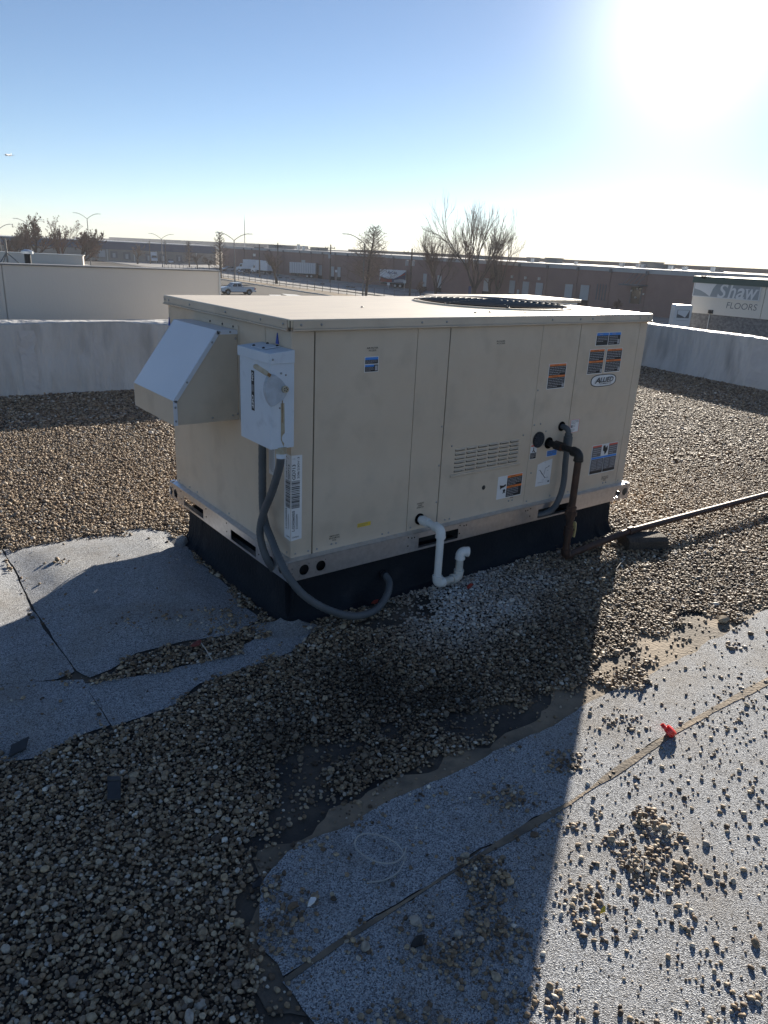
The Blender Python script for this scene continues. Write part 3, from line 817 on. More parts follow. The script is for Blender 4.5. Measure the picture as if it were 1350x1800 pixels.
# rear outdoor coil guard on the back face (seen only from aside)
# roof cap
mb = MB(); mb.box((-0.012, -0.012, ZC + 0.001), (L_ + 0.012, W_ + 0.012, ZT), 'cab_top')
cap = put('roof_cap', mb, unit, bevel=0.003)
def flange(o, u, n):
    mbf = MB(); u, n, o = [np.asarray(t, float) for t in (u, n, o)]
    mbf.obox(o, u, n * 0.004, (0, 0, 0.030), 'cab_paint')
    mbf.prism([(0, 0), (0.010, -0.001), (0.010, -0.006), (0, -0.010)], u, 'cab_paint', o + n * 0.0002, n, (0, 0, 1))
    return mbf
put('flange', flange((-0.002, -0.0125, ZC - 0.003), (L_ + 0.012, 0, 0), NF), cap, bevel=0.001)
put('flange', flange((-0.0125, 0.004, ZC - 0.003), (0, W_ + 0.006, 0), NLf), cap, bevel=0.001)
mb = MB(); mb.box((-0.0150, -0.0150, ZC - 0.010), (-0.0125, -0.0125, ZT - 0.004), 'gap_black'); put('corner_slit', mb, cap)
ms = MB()
for x in (0.030, 0.115, 0.585, 0.715, 1.36, 1.56, 1.65, 2.03, 2.10): ms.dome((x, -0.0165, ZC + 0.011), NF, 0.0048, 0.004, 'screw')
for y in (0.030, 0.20, 0.50, 0.86, 1.10, 1.15): ms.dome((-0.0165, y, ZC + 0.011), NLf, 0.0048, 0.004, 'screw')
for (x, y) in ((1.02, 0.14), (1.13, 0.16), (0.62, 0.45), (1.30, 0.10), (1.98, .10), (1.9, .3)): ms.dome((x, y, ZT), (0, 0, 1), 0.0060, 0.005, 'st_black')
put('screw_heads', ms, cap, kind='stuff')
# condenser fan orifice with wire guard
fan = MB(); FC, FR = np.array([1.60, 0.62]), 0.43
def ring(mbx, r0, r1, z0, z1, m, seg=64):
    V, F = [], []
    for k in range(seg):
        c, s = math.cos(2 * math.pi * k / seg), math.sin(2 * math.pi * k / seg)
        for (r_, z_) in ((r0, z0), (r0, z1), (r1, z1), (r1, z0)): V.append((FC[0] + r_ * c, FC[1] + r_ * s, z_))
    for k in range(seg):
        for j in range(4):
            a, b = k * 4 + j, k * 4 + (j + 1) % 4; c_, d_ = ((k + 1) % seg) * 4 + (j + 1) % 4, ((k + 1) % seg) * 4 + j
            F.append((a, d_, c_, b))
    mbx.add(V, F, m, False)
ring(fan, FR, FR - 0.03, ZT - 0.001, ZT + 0.007, 'cab_top')
fanp = put('fan_orifice', fan, cap)
mb = MB(); mb.add([(FC[0] + (FR - .03) * math.cos(2 * math.pi * k / 64), FC[1] + (FR - .03) * math.sin(2 * math.pi * k / 64), ZT + .0015) for k in range(64)], [list(range(64))], 'hole_black')  # flat black disc paints the darkness of the fan hole; cap is uncut
put('fan_dark_disc', mb, cap)
mb = MB()
for r_ in np.arange(0.05, FR, 0.032):
    zz = ZT + 0.010 + 0.012 * math.sqrt(max(0.0, 1 - (r_ / FR) ** 2))
    mb.tube([(FC[0] + r_ * math.cos(t), FC[1] + r_ * math.sin(t), zz) for t in np.linspace(0, 2 * math.pi, 49)], 0.0022, 'steel_pole', 5, cap=False)
for k in range(8):
    t = math.pi * k / 4 + .2
    mb.tube([(FC[0] + r_ * math.cos(t), FC[1] + r_ * math.sin(t), ZT + .008 + .012 * math.sqrt(max(0, 1 - (r_ / FR) ** 2))) for r_ in np.linspace(.03, FR - .004, 8)], 0.0026, 'steel_pole', 5)
put('fan_guard', mb, cap)

# base rails with fork slots and lifting holes
RP = 0.026; XE = L_ + 0.034; YE = W_ + 0.034
def rail(o, u, n, Lr, rects, circ, vis):
    mbr = MB(); o, u, n = [np.asarray(t, float) for t in (o, u, n)]
    mbr.plate(o, u, (0, 0, 1), n, (0, Lr), (ZB, ZR - 0.008), rects, circ, 0.003, 'galv')
    # sloping ledge up to the cabinet, and a bright folded top edge
    mbr.prism([(0, ZR - 0.008), (0.0005, ZR - 0.0045), (-RP + 0.0005, ZR + 0.0015), (-RP + 0.0005, ZR - 0.002), (-0.004, ZR - 0.0075)], u * Lr, 'galv', o, n, (0, 0, 1))
    mbr.obox(o + np.array([0, 0, ZB]) - n * 0.003, u * Lr, -n * 0.03, (0, 0, 0.003), 'galv')
    for q in vis:
        mbr.dome(o + u * q[0] + np.array([0, 0, q[1]]), n, 0.0035, 0.002, q[2])
    return mbr
dot = 'gap_black'
front_r = [(0.634 + RP, 0.872 + RP, 0.200, 0.248), (1.413 + RP, 1.660 + RP, 0.198, 0.246)]
small = [(x, z, dot) for x in (0.60, 0.905, 1.38, 1.695) for z in (0.222, 0.262)] + [(x, .256, dot) for x in (.62, .635, .93, .945, 1.36, 1.345)] + [(0.018, z, 'screw') for z in (.245, .225, .205)]
rl = put('base_rail', rail((-RP, -RP, 0), (1, 0, 0), NF, XE + RP, front_r, [(0.073, 0.230, 0.0225), (0.151, 0.230, 0.0225), (XE + RP - 0.098, 0.230, 0.0225), (XE + RP - 0.035, 0.230, 0.0225)], small), unit)
left_r = [(0.242 + RP, 0.480 + RP, 0.200, 0.246), (0.775 + RP, 1.008 + RP, 0.200, 0.246)]
put('base_rail', rail((-RP, -RP + 0.0032, 0), (0, 1, 0), NLf, YE + RP - 0.003, left_r, [(1.115 + RP, 0.228, 0.0225), (1.178 + RP, 0.228, 0.0225), (0.058, 0.230, 0.0225), (0.136, 0.230, 0.0225)],
                          [(y + RP, z, dot) for y in (.52, .74, 1.04, .215) for z in (.222, .262)]), unit)
put('base_rail', rail((XE, -RP + .0032, 0), (0, 1, 0), (1, 0, 0), YE + RP - .003, [], [(0.06, 0.230, 0.0225), (0.125, 0.230, 0.0225)], []), unit)
put('base_rail', rail((-RP + .0032, YE, 0), (1, 0, 0), (0, 1, 0), XE + RP - .0064, [], [], []), unit)
mb = MB()   # fork channels behind the slots; black plates stand in for the dark inside
for (x0, x1) in ((0.63, 0.876), (1.41, 1.664)):
    mb.box((x0, 0.045, 0.1905), (x1, 0.050, 0.262), 'dark_in'); mb.box((x0, -0.022, 0.250), (x1, 0.05, 0.252), 'galv'); mb.box((x1, -.022, .195), (x1 + .002, .05, .25), 'dark_in')
for (y0, y1) in ((0.24, 0.482), (0.773, 1.010)):
    mb.box((0.045, y0, 0.1905), (0.050, y1, 0.262), 'dark_in'); mb.box((-0.022, y0, 0.250), (0.05, y1, 0.252), 'galv'); mb.box((0.02, y0, .215), (.023, y1, .219), 'galv')
mb.box((0.06, 0.055, 0.195), (2.0, 0.06, 0.268), 'dark_in'); mb.box((0.055, .06, .195), (.06, 1.0, .268), 'dark_in')
mb.box((0.03, 0.018, 0.195), (0.2, 0.022, 0.268), 'dark_in'); mb.box((0.018, .018, .195), (.022, .2, .268), 'dark_in')
put('fork_channel', mb, unit)
ms = MB()
for x in (0.020, 0.080, 0.120, 0.448, 0.482, 0.603, 0.805, 0.832, 1.345, 1.52, 1.60, 1.66, 2.085): ms.dome((x, -0.0002, ZR + 0.016), NF, 0.0045, 0.0035, 'screw')
for (x, z) in ((0.745, 0.735), (0.745, 0.560), (0.745, 0.39), (0.812, 0.640), (1.268, 0.640), (1.338, 0.683), (1.382, 0.684), (1.428, 0.643), (1.425, .577), (1.355, .44), (1.335, .85), (.190, .302), (.212, .302), (1.215, .318), (1.24, .318), (1.95, .30), (1.975, .30)):
    ms.dome((x, -0.0002, z), NF, 0.0045, 0.0035, 'screw')
for y in (0.03, 0.24, 0.55, 0.9, 0.99, 1.12): ms.dome((-0.0002, y, ZR + .016), NLf, .0045, .0035, 'screw')
put('screw_heads', ms, unit, kind='stuff')
mb = MB(); mb.dome((1.035, -0.0002, 0.414), NF, 0.011, 0.003, 'st_black', 14); put('plug', mb, unit)
# round flue outlet with bars
mb = MB()
mb.tube([(1.38, -0.0002, 0.606), (1.38, -0.005, 0.606)], 0.040, 'st_black', 28)
mb.tube([(1.38, -0.0052, 0.606), (1.38, -0.0056, 0.606)], 0.036, 'gap_black', 28)
for k in range(-6, 7):
    d_ = k * 0.0055; h_ = math.sqrt(max(0, .036 ** 2 - d_ ** 2)); q = 0.7071
    mb.tube([(1.38 + (d_ - h_) * q, -0.0075, .606 + (-d_ - h_) * q), (1.38 + (d_ + h_) * q, -0.0075, .606 + (-d_ + h_) * q)], 0.0008, 'st_grey', 4)
put('flue_grille', mb, unit)
for (x, z, r_) in ((0.652, 0.327, 0.026), (1.458, 0.581, 0.029), (1.541, 0.657, 0.024)):  # black discs paint the dark of the pipe entry holes
    mb = MB(); mb.tube([(x, -0.0003, z), (x, -0.004, z)], r_, 'gap_black', 20); put('hole_disc', mb, unit)

# ---- stickers (flat print on the panels)
def sticker(name, x0, x1, z0, z1, els, base='st_white', seed=1, label=None, plane='F', poly=None):
    rnd = random.Random(seed); mbs = MB()
    if plane == 'F': o, u, v, n = np.array([x0, 0, z0]), np.array([x1 - x0, 0, 0]), np.array([0, 0, z1 - z0]), np.array([0, -1.0, 0])
    else: o, u, v, n = np.array([0, x0, z0]), np.array([0, x1 - x0, 0]), np.array([0, 0, z1 - z0]), np.array([-1.0, 0, 0])
    pl = poly or [(0, 0), (1, 0), (1, 1), (0, 1)]
    mbs.prism(pl, n * 0.0008, base, o + n * 0.0003, u, v)
    for ie, e in enumerate(els):
        lf = .0013 + .00018 * ie
        if e[0] == 'r':
            _, a, b, c, d, m = e; quad(mbs, o + u * a + v * c, u * (b - a), v * (d - c), n, m, lf)
        elif e[0] == 'l':
            _, a, b, c, d, rows, m = e; h = (d - c) / rows
            for k in range(rows):
                t = a
                while t < b - .02:
                    w = rnd.uniform(.05, .2) * (b - a); w = min(w, b - t)
                    if not (k == rows - 1 and t > a + .55 * (b - a)):
                        quad(mbs, o + u * t + v * (d - (k + .70) * h), u * (w * .84), v * (h * .34), n, m, lf)
                    t += w
        elif e[0] == 't':
            _, s, a, b, c, d, m, bold, shear = e; put_text(mbs, s, o + u * a + v * c, u * (b - a), v * (d - c), n, m, lf, bold, shear)
        elif e[0] == 'p':
            quadp = e[1]; mbs.add([tuple(o + u * p[0] + v * p[1] + n * lf) for p in quadp], [list(range(len(quadp)))], e[2])
    return put(name, mbs, unit, label=label)
sticker('notice_label', 0.322, 0.389, 0.990, 1.050, [('r', .04, .96, .54, .96, 'st_black'), ('r', .04, .96, .80, .96, 'st_blue'), ('l', .08, .92, .56, .78, 4, 'st_lines'),
        ('r', .04, .96, .04, .48, 'st_black'), ('r', .04, .68, .36, .48, 'st_blue'), ('l', .08, .66, .06, .34, 4, 'st_lines'), ('r', .74, .92, .1, .42, 'st_lines')], label='small blue and black notice label high on the wide panel')
def twolang(name, x0, x1, z0, z1, seed, label):
    sticker(name, x0, x1, z0, z1, [('r', .03, .97, .03, .97, 'st_black'), ('r', .03, .97, .90, .98, 'st_orange'), ('l', .30, .70, .915, .965, 1, 'st_black'),
            ('l', .06, .94, .55, .89, 5, 'st_lines'), ('r', .03, .97, .46, .535, 'st_orange'), ('l', .2, .8, .475, .52, 1, 'st_black'), ('l', .06, .94, .06, .45, 6, 'st_lines'), ('r', .83, .94, .06, .19, 'st_lines')], seed=seed, label=label)
twolang('warning_label', 1.393, 1.521, 0.850, 0.971, 3, 'black and orange warning label alone on the narrow panel')
twolang('warning_label', 1.681, 1.801, 0.904, 1.028, 4, 'black and orange warning label above the oval badge, the one nearer the fan end seam')
twolang('warning_label', 1.816, 1.946, 0.906, 1.027, 5, 'black and orange warning label above the oval badge, the one nearer the unit corner')
sticker('notice_label', 1.717, 1.914, 1.043, 1.108, [('r', .02, .485, .04, .96, 'st_black'), ('r', .505, .98, .04, .96, 'st_black'), ('r', .02, .485, .77, .95, 'st_blue'), ('r', .505, .98, .77, .95, 'st_blue'),
        ('l', .13, .36, .80, .92, 1, 'st_lines'), ('l', .62, .85, .80, .92, 1, 'st_lines'), ('l', .05, .46, .28, .74, 4, 'st_lines'), ('l', .53, .88, .10, .74, 5, 'st_lines'), ('r', .87, .95, .1, .45, 'st_lines')], seed=6, label='wide blue headed notice label at the top of the end panel')
sticker('badge', 1.722, 1.927, 0.836, 0.899, [('p', [(.5 + .47 * (abs(math.cos(t)) ** .62) * (1 if math.cos(t) > 0 else -1), .5 + .44 * (abs(math.sin(t)) ** .75) * (1 if math.sin(t) > 0 else -1)) for t in np.linspace(0, 2 * math.pi, 40, endpoint=False)], 'st_white')],
        base='st_black', label='white oval badge with dark rim', poly=[(.5 + .5 * (abs(math.cos(t)) ** .62) * (1 if math.cos(t) > 0 else -1), .5 + .5 * (abs(math.sin(t)) ** .75) * (1 if math.sin(t) > 0 else -1)) for t in np.linspace(0, 2 * math.pi, 40, endpoint=False)])
mb = MB()
put_text(mb, 'LLIED', (1.722 + .205 * .355, 0, .836 + .063 * .36), (.205 * .52, 0, 0), (0, 0, .063 * .40), NF, 'st_black', .0034, .018, .22)
put_text(mb, 'A', (1.722 + .205 * .15, 0, .836 + .063 * .30), (.205 * .21, 0, 0), (0, 0, .063 * .47), NF, 'st_black', .0034, .018, .22)
put_text(mb, 'COMMERCIAL', (1.722 + .205 * .36, 0, .836 + .063 * .20), (.205 * .46, 0, 0), (0, 0, .063 * .10), NF, 'st_grey', .0034, .01, 0)
put('badge_lettering', mb, unit)
sticker('warning_label', 1.127, 1.297, 0.338, 0.452, [('r', .37, .98, .03, .97, 'st_black'), ('r', .37, .98, .88, .98, 'st_orange'), ('l', .5, .85, .90, .96, 1, 'st_black'), ('l', .40, .95, .54, .86, 5, 'st_lines'),
        ('r', .37, .98, .43, .52, 'st_orange'), ('l', .45, .9, .45, .5, 1, 'st_black'), ('l', .40, .86, .06, .42, 5, 'st_lines'),
        ('p', [(.08, .62), (.22, .58), (.32, .63), (.33, .55), (.25, .50), (.16, .48), (.12, .42), (.10, .52)], 'st_black'), ('p', [(.22, .38), (.28, .42), (.33, .36), (.30, .30), (.34, .24), (.27, .26), (.22, .22), (.24, .31)], 'st_black')], seed=8, label='white and black hazard label with hand symbol under the louvres')
sticker('warning_label', 1.331, 1.376, 0.511, 0.585, [('r', .04, .96, .86, .97, 'st_red'), ('r', .04, .96, .03, .44, 'st_black'), ('l', .1, .9, .06, .42, 4, 'st_lines'), ('p', [(.42, .80), (.52, .80), (.54, .60), (.75, .52), (.70, .46), (.48, .55), (.30, .47), (.26, .53), (.42, .60)], 'st_black')], seed=9, label='narrow red topped label beside the round grille')
sticker('notice_label', 1.453, 1.530, 0.510, 0.541, [('r', .03, .97, .05, .95, 'st_blue'), ('l', .08, .9, .1, .9, 3, 'st_grey')], seed=10, label='small blue label under the gas pipe entry')
sticker('wiring_sheet', 1.397, 1.504, 0.362, 0.495, [('l', .45, .65, .90, .93, 1, 'st_grey'), ('p', [(.18, .62), (.21, .635), (.64, .28), (.62, .26)], 'st_black'), ('p', [(.50, .42), (.52, .42), (.58, .68), (.56, .68)], 'st_grey'), ('p', [(.56, .68), (.57, .66), (.82, .72), (.82, .735)], 'st_grey'),
        ('l', .10, .28, .62, .66, 1, 'st_grey'), ('l', .72, .95, .72, .76, 1, 'st_grey'), ('l', .30, .42, .45, .50, 1, 'st_grey'), ('l', .70, .82, .55, .6, 1, 'st_grey'), ('l', .42, .62, .20, .24, 1, 'st_grey'), ('l', .12, .75, .12, .16, 1, 'st_grey'), ('l', .62, .95, .28, .32, 1, 'st_grey'), ('r', .80, .92, .10, .16, 'st_grey')],
        seed=11, poly=[(0, 0), (1, 0), (1, 1), (.35, .93), (.0, .86)], label='white wiring diagram sheet below the blue label')
sticker('notice_label', 1.606, 1.676, 0.614, 0.683, [('r', .02, .98, .96, .99, 'st_red'), ('r', .02, .98, .01, .04, 'st_red'), ('r', .01, .05, .02, .98, 'st_red'), ('r', .95, .99, .02, .98, 'st_red'), ('l', .1, .9, .66, .93, 3, 'st_grey'), ('l', .1, .55, .36, .62, 3, 'st_grey'), ('r', .12, .24, .40, .56, 'st_grey'), ('l', .1, .55, .08, .32, 3, 'st_grey')], seed=12, label='small white label with red border beside the conduit')
sticker('warning_label', 1.813, 2.034, 0.362, 0.524, [('r', .02, .36, .60, .98, 'st_grey'), ('r', .64, .98, .60, .98, 'st_grey'), ('r', .02, .36, .92, .98, 'st_red'), ('r', .64, .98, .92, .98, 'st_red'), ('l', .05, .34, .63, .9, 4, 'st_lines'), ('l', .67, .95, .63, .9, 4, 'st_lines'),
        ('p', [(.42, .93), (.48, .96), (.52, .86), (.58, .93), (.60, .80), (.55, .68), (.50, .64), (.48, .74), (.42, .78)], 'st_black'), ('r', .02, .98, .53, .59, 'st_blue'), ('r', .02, .49, .03, .52, 'st_grey'), ('r', .51, .98, .03, .52, 'st_grey'), ('r', .02, .49, .03, .12, 'st_black'), ('r', .51, .98, .03, .12, 'st_black'),
        ('l', .04, .24, .14, .5, 7, 'st_lines'), ('l', .27, .47, .14, .5, 7, 'st_lines'), ('l', .53, .72, .14, .5, 7, 'st_lines'), ('l', .76, .95, .14, .5, 7, 'st_lines')], seed=13, label='large grey black and blue warning label low on the end panel')
sticker('notice_label', 0.317, 0.384, 0.349, 0.366, [('l', .05, .8, .1, .9, 3, 'st_grey')], base='st_yellow', seed=14, label='small yellow label low on the wide panel')
# stencilled panel names
for (x, z, w, rows) in ((0.330, 1.070, 0.055, ('AIR FILTER', 'ACCESS')), (1.030, 1.074, 0.052, ('BLOWER', 'ACCESS')), (0.632, 0.378, 0.040, ('CONDENSATE', 'DRAIN', 'CONNECTION')), (0.178, 0.314, 0.052, ('REMOVE SCREWS', 'BEFORE REMOVING', 'PANEL')), (1.205, 0.330, 0.060, ('REMOVE SCREWS', 'BEFORE REMOVING', 'PANEL')), (1.93, 0.312, 0.062, ('REMOVE SCREWS', 'BEFORE REMOVING', 'PANEL'))):
    mb = MB(); n_ = len(rows)
    for k, t in enumerate(rows):
        ww = w * min(1, len(t) / max(len(q) for q in rows) + .05)
        put_text(mb, t, (x + (w - ww) / 2, 0, z + (n_ - 1 - k) * .0095), (ww, 0, 0), (0, 0, .0065), NF, 'st_black', .0006, .01)
    put('stencilled_text', mb, unit)
# folded bar code label round the near corner
def corner_half(plane):
    mbs = MB()
    if plane == 'F': o, a, n = np.array([0.0012, 0, .352]), np.array([1.0, 0, 0]), np.array([0, -1.0, 0])
    else: o, a, n = np.array([0, 0.0012, .352]), np.array([0, 1.0, 0]), np.array([-1.0, 0, 0])
    H = .346; wd = .047; v = np.array([0, 0, 1.0])
    mbs.prism([(0, 0), (wd, .004), (wd, H - .002), (0, H)] if plane == 'F' else [(0, 0), (wd, .004), (wd, H), (0, H)], n * .0009, 'st_white', o + n * .0003, a, v)
    lft = -a if plane == 'F' else a        # letters' upward direction as seen
    def T(s, c0, c1, z0, z1, bold=.02):
        base = max(c0, c1) if plane == 'F' else min(c0, c1)
        put_text(mbs, s, o + a * base + v * z0, v * (z1 - z0), lft * abs(c1 - c0), n, 'st_black', .0017, bold)
    rnd = random.Random(77)
    if plane == 'F':
        T('GD713', .004, .018, .250, .310); T('208/230V-3', .026, .035, .252, .338, .008)
        T('LGX060S5', .004, .015, .040, .125); T('5225D03094', .020, .029, .047, .108, .006)
    else:
        T('GD713', .006, .018, .250, .308); T('208/230V-3', .026, .034, .252, .338, .008)
        T('LGX060S5', .026, .037, .045, .130); T('5225D03094', .010, .018, .047, .108, .006)
    z = .135
    while z < .245:
        h = rnd.choice((.0010, .0016, .0026, .004)); quad(mbs, o + v * z + a * .001, a * .036, v * h, n, 'st_black', .0017); z += h + rnd.choice((.0010, .0016, .003))
    put_text(mbs, 'LGX060S5', o + v * .012 + a * (.004 if plane == 'F' else .030), -lft * .026 if plane != 'F' else a * .03, v * .006, n, 'st_black', .0017, .01)
    put_text(mbs, 'R-410A', o + v * .330 + a * (.005 if plane == 'F' else .024), (a * .012 if plane == 'F' else -a * .012), v * .004, n, 'st_grey', .0017)
    return mbs
put('bar_code_label', corner_half('F'), unit); put('bar_code_label', corner_half('L'), unit)
sticker('data_plate', 0.122, 0.172, 0.585, 0.70, [('l', .1, .9, .1, .92, 12, 'st_grey')], plane='L', seed=21)
sticker('notice_label', 0.118, 0.150, 0.545, 0.575, [('r', .1, .9, .1, .9, 'st_grey')], plane='L', seed=22)
for (y, z) in ((1.150, 1.055), (0.100, 1.098)):
    mb = MB(); mb.prism([(-.011, 0), (.011, 0), (.0, .040)], (-.003, 0, 0), 'blue_plastic', (-0.0003, y, z), (0, 1, 0), (0, 0, 1)); put('lifting_mark', mb, unit, label='blue triangular sticker')

# ---- fresh air hood on the left end
HP = [(-0.003, 1.113), (-0.090, 1.113), (-0.282, 0.849), (-0.282, 0.750), (-0.003, 0.750)]
Y1, Y2 = 0.426, 0.866
hood = empty('intake_hood', (-0.14, .646, .75), None, None)
hood.parent = unit; hood.location = tuple(np.array([-0.14, .646, .75]) - WL[unit.name])
def hp(mbx, a, b, m='cab_paint', t=.0015, y0=Y1, y1=Y2):
    d = np.array([b[0] - a[0], 0, b[1] - a[1]]); n = np.cross([0, 1, 0], d); n = n / np.linalg.norm(n)
    mbx.obox(np.array([a[0], y0, a[1]]), d, (0, y1 - y0, 0), -n * t if n[2] > 0 or n[0] > 0 else n * t, m)
mb = MB(); hp(mb, HP[1], HP[2], 'hood_sky_tint'); hp(mb, HP[0], HP[1], 'hood_sky_tint'); put('hood_top', mb, hood, bevel=.0006)
mb = MB(); mb.box((-0.2825, Y1, .750), (-.281, Y2, .8485), 'cab_paint'); put('hood_front', mb, hood)
for y, s in ((Y1, -1), (Y2, 1)):
    mb = MB(); mb.prism([(p[0] * (.993) - .001, p[1] + (-.002 if p[1] > .8 else 0)) for p in HP], (0, -s * .002, 0), 'cab_paint', (0, y - s * .0005, 0), (1, 0, 0), (0, 0, 1))
    side = put('hood_side', mb, hood)
    mb = MB()
    ins = .016
    for (a, b) in ((HP[0], HP[1]), (HP[1], HP[2]), (HP[2], HP[3])):
        d = np.array([b[0] - a[0], 0, b[1] - a[1]]); l_ = np.linalg.norm(d); dn = d / l_; inn = np.array([-dn[2], 0, dn[0]]);
        if np.dot(inn, np.array([-.1, 0, .85]) - np.array([a[0], 0, a[1]])) < 0: inn = -inn
        mb.obox(np.array([a[0], y - s * .001, a[1]]), d, inn * ins, (0, s * .0040, 0), 'hood_sky_tint')
    put('hood_edge', mb, hood)
ms = MB()
for (x, z) in ((-.035, 1.106), (-.080, 1.106), (-.012, 1.080), (-.112, 1.068), (-.222, .918), (-.274, .822), (-.274, .768), (-.12, .768), (-.03, .770), (-.008, .775)): ms.dome((x, Y1 - .0030, z), NF, .0045, .0035, 'screw')
put('screw_heads', ms, hood, kind='stuff')
mb = MB(); mb.box((-.003, Y1 - .006, 1.114), (-.0005, Y2 - .10, 1.131), 'cab_paint'); mb.box((-.0028, Y1 - .012, .748), (-.0006, Y1 - .001, 1.128), 'cab_paint')
for y in (.46, .56, .68): mb.dome((-.003, y, 1.123), NLf, .0048, .004, 'st_black')
put('hood_flange', mb, hood)

# ---- service disconnect
dis = empty('disconnect_switch', (-.05, .096, .737), 'grey metal electrical disconnect box with side lever bolted beside the hood', 'electrical box')
YB0, YB1, XF = -0.023, 0.215, -0.098
mb = MB(); mb.box((XF, YB0, .737), (-.0006, YB1, 1.052), 'box_paint'); enc = put('enclosure', mb, dis, bevel=.003)
mb = MB(); mb.prism([(XF - .006, 1.046), (XF - .006, 1.082), (-.002, 1.092), (-.002, 1.046)], (0, YB1 - YB0 + .010, 0), 'box_paint', (0, YB0 - .005, 0), (1, 0, 0), (0, 0, 1)); lid = put('rain_lid', mb, dis, bevel=.002)
mb = MB(); mb.prism([(-.085, 1.0855), (-.085, 1.0885), (-.015, 1.0955), (-.015, 1.0925)], (0, .09, 0), 'box_paint', (0, .055, 0), (1, 0, 0), (0, 0, 1)); put('hub_plate', mb, dis, bevel=.001)
ms = MB()
for (x, y, z) in ((-.078, .063, 1.0885), (-.078, .137, 1.0885), (-.022, .063, 1.094), (-.022, .137, 1.094)): ms.dome((x, y, z), (0, 0, 1), .006, .006, 'st_black')
ms.dome((-.090, YB0 - .005, 1.062), NF, .004, .003, 'screw'); ms.dome((-.035, YB0, 1.005), NF, .004, .003, 'screw'); ms.dome((-.055, YB0 - .002, 1.012), NF, .004, .003, 'screw')
ms.dome((-.060, YB0, .888), NF, .004, .003, 'screw')
put('screw_heads', ms, dis, kind='stuff')
def dz(zx, zy, Y=-.036):   # zoomed detail pixel -> side plane of the box
    p_ = hit(400 + zx / 4.285, 580 + zy / 4.285, 1, Y); return (p_[0], p_[2])
sec = [dz(*q) for q in ((312, 336), (360, 340), (402, 372), (440, 418), (455, 448), (440, 490), (420, 520), (388, 548), (350, 572), (325, 578), (298, 535), (284, 490), (279, 450), (284, 405), (296, 368))]
mb = MB(); mb.prism(sec, (0, -.016, 0), 'box_lever', (0, -.0235, 0), (1, 0, 0), (0, 0, 1)); put('lever_plate', mb, dis, bevel=.0025)
a, b = np.array(dz(318, 345)), np.array(dz(203, 272)); d = (b - a); dn = d / np.linalg.norm(d); pn = np.array([-dn[1], dn[0]]) * .0085
mb = MB(); c0, c1 = a + d * .25, b
lv = [c0 - pn * .9, c1 - pn] + [c1 + (-pn * math.cos(t) + dn * .0085 * math.sin(t)) for t in (0.6, 1.57, 2.5)] + [c1 + pn, c0 + pn * .9]
mb.prism([tuple(q) for q in lv], (0, -.010, 0), 'ivory', (0, -.040, 0), (1, 0, 0), (0, 0, 1))
mb.prism([tuple(q) for q in (a - pn * .8, c0 - pn * .8, c0 + pn * .8, a + pn * .8)], (0, -.006, 0), 'rust', (0, -.039, 0), (1, 0, 0), (0, 0, 1)); put('lever', mb, dis, bevel=.0015)
pv = dz(425, 444); mb = MB(); mb.tube([(pv[0], -.024, pv[1]), (pv[0], -.050, pv[1])], .0125, 'ivory', 20)
for k in range(5):
    t = k * 1.2566; mb.tube([(pv[0] + .006 * math.cos(t), -.0502, pv[1] + .006 * math.sin(t)), (pv[0] + .006 * math.cos(t), -.0510, pv[1] + .006 * math.sin(t))], .0022, 'st_black', 8)
put('pivot', mb, dis)
# OFF / ON plate on the front
mb = MB(); o = np.array([XF - .0005, .105, .872]); mb.box((XF - .0011, .098, .858), (XF - .0002, .120, 1.005), 'st_black')
put_text(mb, 'OFF', (XF, .1165, .916), (0, 0, -.050), (0, -.014, 0), NLf, 'st_white', .0015, .03)
put_text(mb, 'ON', (XF, .1165, .998), (0, 0, -.030), (0, -.014, 0), NLf, 'st_white', .0015, .03)
rnd = random.Random(5)
for k in range(8): quad(mb, (XF, .101 + .0022 * k, .925 + rnd.random() * .004), (0, .0011, 0), (0, 0, .026), NLf, 'st_lines', .0015)
put('switch_plate', mb, dis)
# knock-out, rust run
mb = MB(); mb.tube([(-.030, YB0 + .0005, .775), (-.030, YB0 - .0015, .775)], .022, 'box_paint', 22); put('knockout', mb, dis)
mb = MB(); mb.prism([(-.056, .905), (-.042, .905), (-.040, .80), (-.044, .742), (-.056, .77)], (0, -.0006, 0), 'rust_stain', (0, YB0 - .0002, 0), (1, 0, 0), (0, 0, 1)); mb.prism([(-.0515, .915), (-.0485, .915), (-.0485, .84), (-.0505, .83)], (0, -.001, 0), 'rust', (0, YB0 - .0002, 0), (1, 0, 0), (0, 0, 1)); put('rust_run', mb, dis)

def spline(pts, k=10):
    P = [np.asarray(p, float) for p in pts]; P = [2 * P[0] - P[1]] + P + [2 * P[-1] - P[-2]]; out = []
    for i in range(1, len(P) - 2):
        p0, p1, p2, p3 = P[i - 1], P[i], P[i + 1], P[i + 2]
        for j in range(k):
            t = j / k
            out.append(.5 * ((2 * p1) + (-p0 + p2) * t + (2 * p0 - 5 * p1 + 4 * p2 - p3) * t * t + (-p0 + 3 * p1 - 3 * p2 + p3) * t ** 3))
    out.append(P[-2]); return out
def ribbed(pts, r, m='conduit_grey'):
    sp = spline(pts, 18); mbx = MB(); mbx.tube(sp, [r * (1.0 if i % 3 else 1.055) for i in range(len(sp))], m, 14); return mbx
